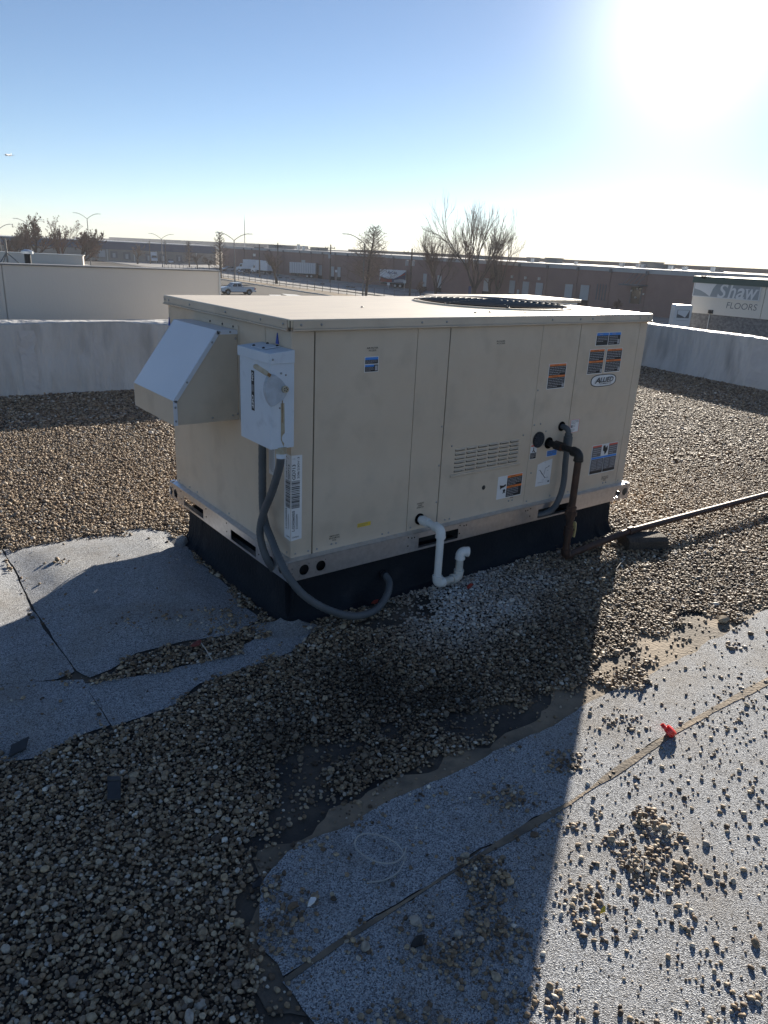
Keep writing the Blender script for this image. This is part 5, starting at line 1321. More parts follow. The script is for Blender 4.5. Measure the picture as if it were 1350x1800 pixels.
# plant on the warehouse roof
rnd = random.Random(3)
for (x, back, w_, h_) in ((478, 8, 5, 1.2), (494, 9, 5, 1.0), (552, 10, 5, 1.0), (838, 14, 4, .8), (968, 22, 3.2, 1.1), (1140, 20, 3.5, 1.2), (1154, 14, 3.0, .9), (1168, 15, 2.6, .9), (1262, 12, 1.6, .5), (1205, 10, .8, .6), (1093, 16, .9, .8), (1122, 12, .7, .7), (1131, 12, .7, .7), (1180, 9, .7, .7), (1012, 10, .6, .6), (935, 9, .6, .8), (933, 20, 2.4, 1.0), (523, 7, .8, 1.6), (532, 7, .8, 1.2), (1255, 9, .6, .9)):
    a = wf(x, 460)[0]; kindn, lab = ('rooftop_unit', 'small rooftop unit on the brown warehouse') if w_ > 1.5 else ('roof_vent', 'small sunlit vent on the brown warehouse roof')
    s_ = back / WD; c = W3(a, zt, -back); c = CAM * 0 + c
    ray_ = ray(x, 455); ang_ = np.array([ray_[0], ray_[1], 0]); t_ = np.dot(W3(0, 0, -back) - CAM, wn) / np.dot(ang_, wn); c = np.array([CAM[0], CAM[1], 0]) + ang_ * t_; c[2] = zt + .002
    rt_ = MB(); rt_.obox(c - wu * w_ / 2, wu * w_, -wn * w_ * .7, (0, 0, h_ * .82), 'galv' if w_ < 1.5 else 'roof_far'); bx_ = put('roof_plant' if w_ > 1.5 else 'roof_vent', rt_, wh)
    rt_ = MB(); rt_.obox(c - wu * w_ * .54 + wn * w_ * .05 + np.array([0, 0, h_ * .82 + .002]), wu * w_ * 1.08, -wn * w_ * .8, (0, 0, h_ * .18), 'trim_light' if w_ < 1.5 else 'trim_dark'); put('lid', rt_, bx_)
# warehouses further back
def far_block(name, x0, x1, ytop, back, label, m, ztop=None, depth=40):
    P0 = W0 - wn * back; a = hplane(x0, ytop, P0, wn); b = hplane(x1, ytop, P0, wn); zz = ztop if ztop is not None else a[2]
    r_ = empty(name, (a + b) / 2 * [1, 1, 0] + np.array([0, 0, GZ]), label, 'building')
    m1 = MB(); m1.obox(np.array([a[0], a[1], GZ]), (b - a) * [1, 1, 0], -wn * depth, (0, 0, zz - .5 - GZ), m); put('wall', m1, r_)
    m1 = MB(); m1.obox(np.array([a[0], a[1], zz - .498]) + wn * .1, (b - a) * [1, 1, 0], -wn * depth, (0, 0, .5), 'band_grey' if m == 'roof_far' else m); put('coping', m1, r_)
    return r_
far_block('rear_warehouse', 612, 1500, 455, 75, 'low grey warehouse roof showing behind the brown warehouse', 'tan_block', 1.75, 60)
far_block('far_warehouse', 192, 450, 424, 230, 'pale flat roofed building on the skyline behind the navy warehouse', 'roof_far', 3.2, 60)
far_block('far_warehouse', 434, 447, 431, 140, 'small pale block on the skyline beside the radio mast', 'roof_far', 2.6, 10)
far_block('far_warehouse', -300, 130, 424, 300, 'low grey building behind the seed laden trees', 'roof_far', 0.8, 60)
# navy banded warehouse
N0, N1 = gp_(165, 457), gp_(380, 465.5); nu = N1 - N0; NLn = np.linalg.norm(nu); nu /= NLn; nnv = np.array([nu[1], -nu[0], 0])
if np.dot(nnv, CAM - N0) < 0: nnv = -nnv
def nf(x, y):
    p_ = hplane(x, y, N0, nnv); return float(np.dot(p_ - N0, nu)), float(p_[2])
def N3(u, z, l=0.0): return N0 * [1, 1, 0] + nu * u + nnv * l + np.array([0, 0, z])
nw = empty('navy_warehouse', N3(NLn / 2, GZ, -20), 'tan warehouse with a wide navy blue roof band and truck docks', 'building')
nz1 = nf(250, 427.5)[1]; nz0 = nf(250, 440.5)[1]; na_, nb_ = nf(-60, 450)[0], nf(379, 450)[0]
mb = MB(); mb.obox(N3(na_, GZ), nu * (nb_ - na_), -nnv * 60, (0, 0, nz0 - GZ), 'tan_block'); put('wall', mb, nw)
mb = MB(); mb.obox(N3(na_ - .1, nz0 + .002, .25), nu * (nb_ - na_ + .2), -nnv * 60.4, (0, 0, nz1 - nz0), 'navy'); put('roof_band', mb, nw)
mb = MB(); mb.obox(N3(na_ - .2, nz1 + .004, .3), nu * (nb_ - na_ + .4), -nnv * 60.6, (0, 0, .25), 'trim_light'); put('coping', mb, nw)
for i, (x0, y0, x1, y1) in enumerate(((174, 440, 184.5, 451.5), (194.5, 441.5, 206.5, 453.5), (217, 443, 229, 456), (256, 446, 270, 459.5), (280.5, 446.5, 292, 460), (310, 448, 320, 460))):
    a, b = nf(x0, y1), nf(x1, y0); z0 = nf((x0 + x1) / 2, y1)[1]; z1 = nf((x0 + x1) / 2, y0)[1]
    mb = MB(); mb.obox(N3(a[0], z0, -.1), nu * (b[0] - a[0]), (0, 0, z1 - z0), nnv * .14, 'st_grey' if i not in (0,) else 'dock_door_mat'); dd = put('dock_door', mb, nw)
    if i: mb = MB(); mb.obox(N3(a[0] + .8, z0 + .2, .041), nu * (b[0] - a[0] - 1.6), (0, 0, z1 - z0 - .9), nnv * .02, 'dock_door_mat'); put('leaf', mb, dd)
for x in (188.5, 274.5, 236, 345):
    a = nf(x, 445); mb = MB(); mb.tube([N3(a[0], GZ, .15), N3(a[0], nz0, .15)], .16, 'trim_light', 6); put('downpipe', mb, nw)
flat('truck_court', [N3(na_, 0), N3(nb_ + 40, 0), N3(nb_ + 40, 0, 26), N3(na_, 0, 26)], 'concrete', .018)

# ---- chain link fence along the road
fl0, fl1 = f0_ - fdv * 40, f0_ + fdv * 150
cf = empty('chain_link_fence', (fl0 + fl1) / 2, 'chain link fence with steel posts between the road and the dock yard', 'fence')
FLn = np.linalg.norm(fl1 - fl0); npst = int(FLn / 3.0); FH = 1.9
mb = MB(); mb.tube([(0, 0, 0), (0, 0, FH)], .06, 'steel_pole', 6); post0 = None
for k in range(npst + 1):
    c = fl0 + fdv * (FLn * k / npst)
    if post0 is None:
        m2 = MB(); m2.tube([c, c + np.array([0, 0, FH])], .055, 'steel_pole', 6); post0 = put('post', m2, cf); pc0 = c
    else:
        q = post0.copy(); COL.objects.link(q); q.location = Vector(post0.location) + Vector(tuple(c - pc0))
mb = MB(); mb.tube([fl0 + np.array([0, 0, FH]), fl1 + np.array([0, 0, FH])], .035, 'steel_pole', 5); put('top_rail', mb, cf)
mb = MB()
for k in range(int(FLn / .55)):
    c = fl0 + fdv * (k * .55)
    for s_ in (-1, 1):
        a = c; b = c + fdv * (s_ * FH) + np.array([0, 0, FH]); w_ = fdv * .012
        mb.add([a - w_, a + w_, b + w_, b - w_], [(0, 1, 2, 3)], 'steel_pole')
put('wire_mesh', mb, cf, kind='stuff')

# ---- street lamps
def lamp(x, yb, yt, label, arms=2, spread=None, arm_px=None, d=None):
    base = gp_(x, yb) if d is None else None
    top = hdist(x, yt, base); H = top[2] - GZ
    r_ = empty('street_lamp', base, label, 'street lamp', 'street lamps along the road')
    vr = np.array([RT[0], RT[1], 0]); vr /= np.linalg.norm(vr)
    h1 = H - 1.5
    m1 = MB(); m1.tube([base, base + np.array([0, 0, .5])], .20, 'concrete', 10); put('footing', m1, r_)
    m1 = MB(); m1.tube([base + np.array([0, 0, .5]), base + np.array([0, 0, h1])], [.15, .10], 'steel_pole', 10); put('pole', m1, r_)
    for s_ in ((-1, 1) if arms == 2 else (-1,)):
        m1 = MB(); pts = [base + np.array([0, 0, h1 - .05]) + vr * (s_ * 3.3 * t) + np.array([0, 0, 1.5 * math.sin(t * math.pi / 2) ** .9]) for t in np.linspace(0, 1, 8)]
        m1.tube(pts, .07, 'steel_pole', 6); ar = put('arm', m1, r_)
        m1 = MB(); e = pts[-1]; m1.obox(e - vr * .1 * s_ + np.array([0, -.12, -.08]), vr * s_ * .75, (0, .24, 0), (0, 0, .13), 'trim_light'); put('lamp_head', m1, ar, bevel=.02)
    return r_
lamp(160, 468, 375, 'double arm street lamp rising right of the seed laden trees')
lamp(57.5, 466, 385, 'double arm street lamp seen through the seed laden trees')
lamp(4.5, 466, 393, 'double arm street lamp at the left edge of the picture')
lamp(286, 470, 411, 'double arm street lamp in front of the navy warehouse')
lamp(413, 497, 409.5, 'double arm street lamp behind the white pickup')
lamp(637.5, 522, 412, 'single arm street lamp beside the conical bare tree', arms=1)

# ---- utility poles
def upole(x, yb, yt, label, cans=0, arm=2.6):
    base = gp_(x, yb); H = hdist(x, yt, base)[2] - GZ; vr = np.array([RT[0], RT[1], 0]); vr /= np.linalg.norm(vr)
    r_ = empty('utility_pole', base, label, 'utility pole', 'utility poles in the dock yard')
    m1 = MB(); m1.tube([base, base + np.array([0, 0, H])], [.20, .14], 'wood_pole', 8); put('pole', m1, r_)
    m1 = MB(); m1.obox(base + np.array([0, 0, H - .9]) - vr * arm / 2 + np.array([-.2, 0, 0]), vr * arm, (.02, -.14, 0), (0, 0, .16), 'wood_pole'); ca = put('crossarm', m1, r_)
    for t in (-.46, -.2, .2, .46):
        m1 = MB(); c = base + np.array([-.2, 0, H - .74]) + vr * arm * t; m1.tube([c, c + np.array([0, 0, .3])], [.09, .05], 'band_grey', 6); put('insulator', m1, ca)
    for k in range(cans):
        m1 = MB(); c = base + np.array([-.3, 0, H - 3.2]) + vr * (.62 * (k - (cans - 1) / 2) * (2 if cans == 2 else 1)); m1.tube([c, c + np.array([0, 0, .95]), c + np.array([0, 0, 1.05])], [.30, .30, .12], 'transformer_grey', 10); put('transformer', m1, r_)
    return base, H
upole(456.5, 487, 429.5, 'dark utility pole beside the white box trucks')
upole(488.5, 486, 427, 'pale utility pole behind the small round tree')
upole(580, 497, 430, 'utility pole in front of the paired dock doors', 1, 2.4)
upole(720, 520, 436.5, 'utility pole carrying two grey transformers', 2, 3.0)
upole(264.5, 464, 424, 'thin utility pole in front of the navy warehouse docks', 0, 1.2)
upole(292, 466, 423, 'thin utility pole next to the double arm lamp', 0, 1.4)
# radio mast on the skyline
dm = ray(430.5, 470); c = gp_(430.5, 446); t_ = hdist(430.5, 387, c)
rm = empty('radio_mast', c, 'tall thin radio mast on the skyline', 'mast')
m1 = MB(); m1.tube([c, (c[0], c[1], t_[2])], [.45, .32], 'trim_light', 5); put('tower', m1, rm)
m1 = MB(); m1.tube([(c[0], c[1], t_[2]), (c[0], c[1], t_[2] + 4)], .12, 'trim_light', 5); put('tip', m1, rm)

# ---- bare winter trees
def tree(name, base, H, label, style, seed, tmat='bark', cmat='twig', spread=1.0, seeds=0, thick=1.0, lean=(0, 0), cat='tree', group='bare winter trees', dens=1.0):
    rnd = random.Random(seed); tr_, cr_ = MB(), MB(); base = np.asarray(base, float); tips = []
    def branch(p, d, L, r, lvl, maxl):
        n = 3 if lvl < 2 else 2; pts = [p]; q = p.copy(); dd = d.copy()
        for i in range(n):
            dd = dd + np.array([rnd.gauss(0, .13), rnd.gauss(0, .13), rnd.gauss(.05, .08) + (.05 if lvl else 0)]); dd /= np.linalg.norm(dd)
            q = q + dd * L / n; pts.append(q)
        rr = [r * (1 - .55 * i / n) for i in range(n + 1)]
        (tr_ if lvl < 2 else cr_).tube(pts, rr, tmat if lvl < 2 else cmat, 6 if lvl < 2 else 3, cap=False, smooth=lvl < 2)
        if lvl >= maxl: tips.append(q); return
        return pts, rr, dd
    def grow(p, d, L, r, lvl, maxl, nk, ang):
        o_ = branch(p, d, L, r, lvl, maxl)
        if o_ is None: return
        pts, rr, dd = o_
        k = max(2, int(round(nk * dens)))
        for i in range(k):
            t = rnd.uniform(.35, 1.0) if i else 1.0
            f = t * (len(pts) - 1); j = min(int(f), len(pts) - 2); s_ = pts[j] + (pts[j + 1] - pts[j]) * (f - j)
            ax = np.array([rnd.gauss(0, 1), rnd.gauss(0, 1), rnd.gauss(0, 1)]); ax -= dd * np.dot(ax, dd); ax /= np.linalg.norm(ax)
            an = rnd.uniform(.4, 1.0) * ang * (0.5 if i == 0 else 1)
            nd_ = dd * math.cos(an) + ax * math.sin(an); nd_[2] += .10; nd_ /= np.linalg.norm(nd_)
            grow(s_, nd_, L * rnd.uniform(.55, .8), max(r * .55, .022 * thick), lvl + 1, maxl, nk, ang)
    if style == 'cone':
        tr_.tube([base, base + np.array([lean[0] * .3, lean[1] * .3, H * .5]), base + np.array([lean[0], lean[1], H])], [H * .022 * thick, H * .014 * thick, .03], tmat, 7)
        nb = int(95 * dens)
        for i in range(nb):
            t = .18 + .80 * (i / nb); th = i * 2.4 + rnd.uniform(-.4, .4); p = base + np.array([lean[0] * t, lean[1] * t, H * t])
            Lb = H * .30 * spread * (1.0 - t) ** .7 * rnd.uniform(.75, 1.15) + .5
            d = np.array([math.cos(th), math.sin(th), rnd.uniform(.15, .45) + t * .5]); d /= np.linalg.norm(d)
            q = p + d * Lb; mid = p + d * Lb * .5 + np.array([0, 0, -.06 * Lb])
            cr_.tube([p, mid, q], [.055 * thick, .04 * thick, .02], cmat, 3, cap=False, smooth=False)
            for k in range(7):
                s_ = p + (q - p) * rnd.uniform(.25, 1.0); e = s_ + np.array([rnd.gauss(0, .5), rnd.gauss(0, .5), rnd.gauss(.25, .35)]) * Lb * .42
                cr_.tube([s_, e], [.030 * thick, .016], cmat, 3, cap=False, smooth=False); tips.append(e)
                e2 = s_ * .4 + e * .6; e3 = e2 + np.array([rnd.gauss(0, .4), rnd.gauss(0, .4), rnd.gauss(.1, .3)]) * Lb * .25
                cr_.tube([e2, e3], [.022 * thick, .014], cmat, 3, cap=False, smooth=False); tips.append(e3)
    elif style == 'vase':
        tr_.tube([base, base + np.array([0, 0, H * .12])], [H * .03 * thick, H * .026 * thick], tmat, 8)
        st = base + np.array([0, 0, H * .10])
        for k in range(6):
            th = k * 1.05 + rnd.uniform(-.3, .3); lean_ = rnd.uniform(.12, .55) * spread
            d = np.array([math.cos(th) * lean_, math.sin(th) * lean_, 1]); d /= np.linalg.norm(d)
            grow(st, d, H * rnd.uniform(.34, .46), H * .014 * thick, 1, 5, 3, .55)
    else:
        grow(base, np.array([lean[0], lean[1], 1.0]), H * .30, H * .022 * thick, 0, 4 if style == 'round' else 5, 4, .95 * spread)
    if seeds:
        for e in tips:
            if rnd.random() < seeds:
                for k in range(3):
                    c = e + np.array([rnd.gauss(0, .12), rnd.gauss(0, .12), rnd.gauss(-.05, .12)]); s_ = rnd.uniform(.07, .15)
                    cr_.add([c + np.array([s_, 0, 0]), c + np.array([-s_ * .5, s_ * .8, 0]), c + np.array([-s_ * .5, -s_ * .8, 0]), c + np.array([0, 0, s_ * 1.4]), c - np.array([0, 0, s_ * 1.2])],
                            [(0, 1, 3), (1, 2, 3), (2, 0, 3), (1, 0, 4), (2, 1, 4), (0, 2, 4)], 'seed')
    # scale crown to the asked height
    r_ = empty(name, base, label, cat, group)
    allz = float(np.percentile([v[2] for v in cr_.v], 98.5)) - base[2]; k = H / allz
    for m_ in (tr_, cr_): m_.v = [(base[0] + (v[0] - base[0]) * k, base[1] + (v[1] - base[1]) * k, base[2] + (v[2] - base[2]) * k) for v in m_.v]
    put('trunk', tr_, r_); put('crown', cr_, r_)
    return r_
def tree_px(x, yb, yt, *a, **k):
    b = gp_(x, yb); H = hdist(x, yt, b)[2] - GZ; return tree(k.pop('name', 'bare_tree'), b, H, *a, **k)
tree_px(388, 489, 408, 'bare cypress tree beside the end of the taupe wall', 'cone', 2, thick=1.4, spread=.9, dens=.6)
tree_px(486, 499, 443, 'small round bare tree inside the fence by the box trucks', 'round', 5, thick=1.6, spread=1.05)
tree_px(643, 522, 397, 'tall conical bare tree next to the single arm lamp', 'cone', 8, thick=1.05, spread=1.55, lean=(1.2, -.6), dens=1.0)
tree_px(832, 526, 366, 'large spreading bare tree with upright limbs above the unit', 'vase', 12, thick=1.05, spread=1.75, dens=1.35)
tree_px(872, 527, 372, 'slender upright bare tree right of the large spreading tree', 'vase', 44, thick=.95, spread=1.0, dens=1.0)
tree_px(765, 524, 409, 'bushy bare tree left of the large spreading tree', 'vase', 31, thick=.9, spread=1.3, cmat='twig', dens=1.35)
tree_px(860, 524, 455, 'low twiggy bare tree under the large spreading tree', 'round', 33, thick=1.2, spread=1.2)
tree_px(66, 470, 384, 'bare tree hung with brown seed clusters at the left', 'round', 21, cmat='twig_red', seeds=.55, thick=1.7, spread=1.1, dens=1.3)
tree_px(108, 470, 388, 'slender bare tree with seed clusters left of the double arm lamp', 'vase', 22, cmat='twig_red', seeds=.4, thick=1.5, spread=.8)
tree_px(140, 471, 407, 'dense reddish bare tree beside the double arm lamp', 'round', 23, cmat='twig_red', seeds=.3, thick=1.9, spread=1.2, dens=1.3)
tree_px(20, 470, 412, 'reddish bare tree behind the antenna mast', 'round', 24, cmat='twig_red', seeds=.3, thick=1.8, spread=1.2, dens=1.3)
tree_px(-30, 470, 405, 'reddish bare tree cut by the left picture edge', 'round', 25, cmat='twig_red', seeds=.3, thick=1.8, spread=1.2, dens=1.3)
tree_px(242, 464, 430, 'small pale bare tree in front of the navy warehouse docks', 'round', 26, thick=1.7, spread=1.2)
tree_px(333, 470, 425, 'bare conical tree in front of the navy warehouse', 'cone', 27, thick=1.5, dens=.5)
tree_px(347, 474, 447, 'pale twiggy bare shrub at the end of the taupe wall', 'round', 28, thick=1.3, spread=1.3, name='bare_shrub', cat='shrub', group='bare shrubs')
tree_px(368, 474, 452, 'dark twiggy bare shrub beside the cypress trunk', 'round', 29, thick=1.3, spread=1.3, name='bare_shrub', cat='shrub', group='bare shrubs')
tree_px(1082, 552, 527, 'low reddish brown shrub in front of the warehouse entrance', 'round', 35, cmat='twig_red', thick=1.5, spread=1.5, name='bare_shrub', cat='shrub', group='bare shrubs')
tree_px(740, 522, 495, 'low dark shrub left of the bushy bare tree', 'round', 36, cmat='twig', thick=1.5, spread=1.5, name='bare_shrub', cat='shrub', group='bare shrubs')

# ---- vehicles: local frame x forward, y left, z up
def vframe(front, rear):
    f = np.asarray(front) - np.asarray(rear); f[2] = 0; f /= np.linalg.norm(f)
    M_ = Matrix.Identity(4); l = np.array([-f[1], f[0], 0]); c = (np.asarray(front) + np.asarray(rear)) / 2
    for i in range(3): M_[i][0], M_[i][1], M_[i][2], M_[i][3] = f[i], l[i], (0, 0, 1)[i], c[i]
    M_[2][3] = GZ + .024
    return M_
def wheels(r_, X, xs, tw, rad, wid):
    for x in xs:
        for s_ in (-1, 1):
            m1 = MB(X); m1.tube([(x, s_ * (tw - wid), rad), (x, s_ * tw, rad)], rad, 'rubber', 18); w_ = put('tyre', m1, r_)
            m1 = MB(X); m1.tube([(x, s_ * (tw + .002), rad), (x, s_ * (tw + .012), rad)], rad * .6, 'rim', 14); put('rim', m1, w_)
def car(label, front, rear, kind, paint, cat='car', group='parked vehicles', hL=None):
    X = vframe(front, rear)
    r_ = empty({'pickup': 'pickup_truck', 'car': 'parked_car', 'box': 'box_truck'}[kind], np.array(X.translation), label, cat, group)
    if kind == 'pickup':
        hl, w = 2.92, .98; rad = .42
        side = [(-hl, .55), (-hl, 1.22), (-.62, 1.24), (1.15, 1.24), (1.55, 1.26), (hl - .1, 1.14), (hl, .95), (hl, .55)]
        def arch(cx): return [(cx + (rad + .1) * math.cos(t), .50 + (rad + .08) * math.sin(t)) for t in np.linspace(math.pi, 0, 9)]
        side = [(-hl, .55), (-hl, 1.22), (1.15, 1.24), (1.60, 1.25), (hl - .1, 1.13), (hl, .95), (hl, .55)] + [(q[0], max(q[1], .5)) for q in arch(1.88)[::-1]] + [(q[0], max(q[1], .5)) for q in arch(-1.82)[::-1]]
        m1 = MB(X); m1.prism(side, (0, 2 * w, 0), paint, (0, -w, 0), (1, 0, 0), (0, 0, 1)); put('body', m1, r_, bevel=.03)
        V = [(-.70, -w + .03, 1.245), (1.52, -w + .03, 1.245), (.78, -w + .16, 1.92), (-.55, -w + .16, 1.93)]; V += [(a, -b, c) for a, b, c in V]
        m1 = MB(X); m1.add(V, [(3, 2, 1, 0), (4, 5, 6, 7), (0, 1, 5, 4), (1, 2, 6, 5), (2, 3, 7, 6), (3, 0, 4, 7)], paint); put('cab', m1, r_, bevel=.04)
        for s_ in (-1, 1):
            f_ = lambda x, z: (x, s_ * (w - .03 + .012 - .13 * (z - 1.245) / .68), z)
            for (xa, xb, xc, xd) in ((-.55, .22, .20, -.45), (.30, 1.22, .72, .28)):
                m1 = MB(X); m1.add([f_(xa, 1.32), f_(xb, 1.32), f_(xc, 1.80), f_(xd, 1.80)], [(0, 1, 2, 3) if s_ < 0 else (3, 2, 1, 0)], 'glass_dark'); put('window', m1, r_)
            m1 = MB(X); m1.box((1.08, s_ * w, 1.18), (1.26, s_ * (w + .20), 1.42), paint); put('mirror', m1, r_)
            m1 = MB(X); m1.box((-hl - .01, s_ * (w - .02), .85), (-hl + .18, s_ * (w + .008), 1.16), 'tail_red'); put('tail_light', m1, r_)
            m1 = MB(X); m1.box((hl - .22, s_ * (w - .3), .88), (hl + .012, s_ * (w + .006), 1.06), 'lamp_clear'); put('headlight', m1, r_)
        m1 = MB(X); m1.add([(1.50, -w + .12, 1.30), (1.50, w - .12, 1.30), (.86, w - .22, 1.86), (.86, -w + .22, 1.86)], [(0, 1, 2, 3)], 'glass_dark'); put('windscreen', m1, r_)
        m1 = MB(X); m1.box((-hl + .06, -w + .08, .95), (-.66, w - .08, 1.26), 'st_black'); put('bed_liner', m1, r_)
        m1 = MB(X); m1.box((hl - .02, -w + .05, .45), (hl + .14, w - .05, .68), 'rim'); put('front_bumper', m1, r_, bevel=.02)
        m1 = MB(X); m1.box((-hl - .16, -w + .08, .48), (-hl + .02, w - .08, .70), 'rim'); put('rear_bumper', m1, r_, bevel=.02)
        m1 = MB(X); m1.box((hl - .01, -.55, .72), (hl + .03, .55, 1.04), 'st_black'); put('grille', m1, r_)
        m1 = MB(X); m1.box((-hl + .4, -w + .2, .40), (hl - .4, w - .2, .56), 'st_black'); put('underbody', m1, r_)
        wheels(r_, X, (1.88, -1.82), w, rad, .28)
    elif kind == 'car':
        hl, w, rad = 2.3, .9, .33
        side = [(-hl, .35), (-hl, .85), (-hl + .3, .95), (1.0, .98), (hl - .15, .82), (hl, .6), (hl, .35)]
        m1 = MB(X); m1.prism(side, (0, 2 * w, 0), paint, (0, -w, 0), (1, 0, 0), (0, 0, 1)); put('body', m1, r_, bevel=.05)
        V = [(-1.75, -w + .05, .95), (1.05, -w + .05, .97), (.35, -w + .22, 1.45), (-1.05, -w + .22, 1.46)]; V += [(a, -b, c) for a, b, c in V]
        m1 = MB(X); m1.add(V, [(3, 2, 1, 0), (4, 5, 6, 7), (0, 1, 5, 4), (1, 2, 6, 5), (2, 3, 7, 6), (3, 0, 4, 7)], 'glass_dark'); put('windows', m1, r_)
        m1 = MB(X); m1.box((-1.02, -w + .24, 1.462), (.33, w - .24, 1.50), paint); put('roof', m1, r_, bevel=.02)
        for s_ in (-1, 1): m1 = MB(X); m1.box((hl - .2, s_ * (w - .35), .62), (hl + .01, s_ * (w + .005), .76), 'lamp_clear'); put('headlight', m1, r_)
        wheels(r_, X, (1.4, -1.35), w, rad, .2)
    else:
        hl = hL or 4.2; w = 1.2
        m1 = MB(X); m1.box((-hl, -w, 1.05), (hl - 2.3, w, 3.75), 'trailer_white'); put('cargo_box', m1, r_, bevel=.03)
        cab_ = [(hl - 2.25, .55), (hl - 2.25, 2.55), (hl - 1.35, 2.55), (hl - .95, 1.65), (hl - .1, 1.45), (hl, 1.2), (hl, .55)]
        m1 = MB(X); m1.prism(cab_, (0, 2 * w - .2, 0), paint, (0, -w + .1, 0), (1, 0, 0), (0, 0, 1)); put('cab', m1, r_, bevel=.06)
        for s_ in (-1, 1): m1 = MB(X); m1.prism([(hl - 2.05, 1.65), (hl - 2.05, 2.3), (hl - 1.42, 2.3), (hl - 1.12, 1.65)], (0, .012, 0), 'glass_dark', (0, s_ * (w - .1) + (-.016 if s_ < 0 else .004), 0), (1, 0, 0), (0, 0, 1)); put('window', m1, r_)
        m1 = MB(X); m1.add([(hl - .93, -w + .25, 1.70), (hl - .93, w - .25, 1.70), (hl - 1.30, w - .3, 2.48), (hl - 1.30, -w + .3, 2.48)], [(0, 1, 2, 3)], 'glass_dark'); put('windscreen', m1, r_)
        m1 = MB(X); m1.box((-hl + .1, -.45, .6), (hl - .3, .45, 1.04), 'st_black'); put('chassis', m1, r_)
        wheels(r_, X, (hl - .95, -hl + 1.7), w - .05, .48, .3)
    return r_
car('white crew cab pickup parked on the street beyond the taupe wall', gp_(385.5, 517.5), gp_(447, 518.3), 'pickup', 'car_white', 'pickup truck')
car('white box truck with short cab, left of the dark utility pole', gp_(421, 478), gp_(456, 480), 'box', 'car_white', 'truck', hL=3.9)
car('white box truck behind the small round tree', gp_(441, 480), gp_(481, 483.5), 'box', 'car_white', 'truck', hL=4.0)
car('silver car parked behind the street lamp by the dock yard', gp_(393, 477), gp_(411, 477.5), 'car', 'car_silver')
car('dark car parked in front of the box trucks', gp_(417, 482.5), gp_(441, 482), 'car', 'car_dark')
car('white car parked in front of the navy warehouse', gp_(304.5, 464.5), gp_(296, 461.5), 'car', 'car_white')
for (x, y, lab) in ((237, 457.5, 'white truck at the navy warehouse dock behind the small pale tree'), (251, 458.5, 'white truck at the navy warehouse dock, middle one of three'), (270, 460.5, 'white truck at the navy warehouse dock right of the small pale tree')):
    b = gp_(x, y); car(lab, b + nnv * 7.8, b, 'box', 'car_white', 'truck', 'trucks at the navy warehouse', hL=3.9)
def trailer(label, a, b, m, ribs, name='semi_trailer'):
    X = vframe(a, b); hl = np.linalg.norm(np.asarray(a) - np.asarray(b)) / 2; r_ = empty(name, np.array(X.translation), label, 'trailer', 'trailers in the dock yard')
    m1 = MB(X); m1.box((-hl, -1.25, 1.15), (hl, 1.25, 4.0), m); bd_ = put('body', m1, r_, bevel=.02)
    if ribs:
        for k in range(15):
            x = -hl + .2 + (2 * hl - .4) * k / 14
            for s_ in (-1, 1): m1 = MB(X); m1.box((x - .07, s_ * 1.25, 1.25), (x + .07, s_ * 1.36, 3.95), 'trailer_white'); put('rib', m1, bd_)
    m1 = MB(X); m1.box((-hl + .2, -.5, .75), (hl - .2, .5, 1.14), 'st_black'); put('chassis', m1, r_)
    wheels(r_, X, (-hl + 1.2, -hl + 2.4), 1.2, .5, .3)
    for s_ in (-1, 1): m1 = MB(X); m1.box((hl - 2.2, s_ * .9 - .08, .05), (hl - 2.05, s_ * .9 + .08, 1.14), 'steel_pole'); put('landing_leg', m1, r_)
    return r_, X, hl, bd_
trailer('ribbed steel open top trailer parked in the dock yard', gp_(511, 487), gp_(556.5, 489.5), 'ribbed_steel', True)
tb, X, hl, bd_ = trailer('white red and navy printed box trailer by the transformer pole', gp_(668, 504.5), gp_(713, 507), 'trailer_white', False)
s_ = 1.0 if (X @ Vector((0, 1, 0)) - Vector(tuple(CAM))).length < (X @ Vector((0, -1, 0)) - Vector(tuple(CAM))).length else -1.0
m1 = MB(X); yy = s_ * 1.262
def tp(pts, m, l=0.0):
    v = [(hl - 2 * hl * a, yy + s_ * l, 1.2 + 2.75 * b) for a, b in pts]; m1.add(v, [list(range(len(v))) if s_ < 0 else list(range(len(v)))[::-1]], m); m1.add(v, [list(range(len(v)))[::-1] if s_ < 0 else list(range(len(v)))], m)
tp([(0.0, .0), (1, 0), (1, .95), (.78, .55), (.55, .32), (.30, .30), (.04, .45)], 'trailer_navy')
tp([(.04, .02), (.48, .02), (.48, .24), (.22, .26), (.04, .40)], 'trailer_red', .004)
tp([(.66, .42), (.97, .66), (.97, .82), (.80, .60)], 'trailer_red', .004)
tp([(.56, .05), (.97, .05), (.97, .30), (.75, .30), (.56, .22)], 'trailer_white', .004)
uv = (X.to_3x3() @ Vector((-1, 0, 0))); ov = X @ Vector((hl - 2 * hl * .30, yy, 1.2 + 2.75 * .70))
m2 = MB(); nv = X.to_3x3() @ Vector((0, s_, 0))
put_text(m2, 'AirCool', np.array(ov), np.array(uv) * 2 * hl * .36, (0, 0, 2.75 * .20), np.array(nv), 'trailer_navy', .01, .03, 0)
put('side_print', m1, tb); put('lettering', m2, tb)
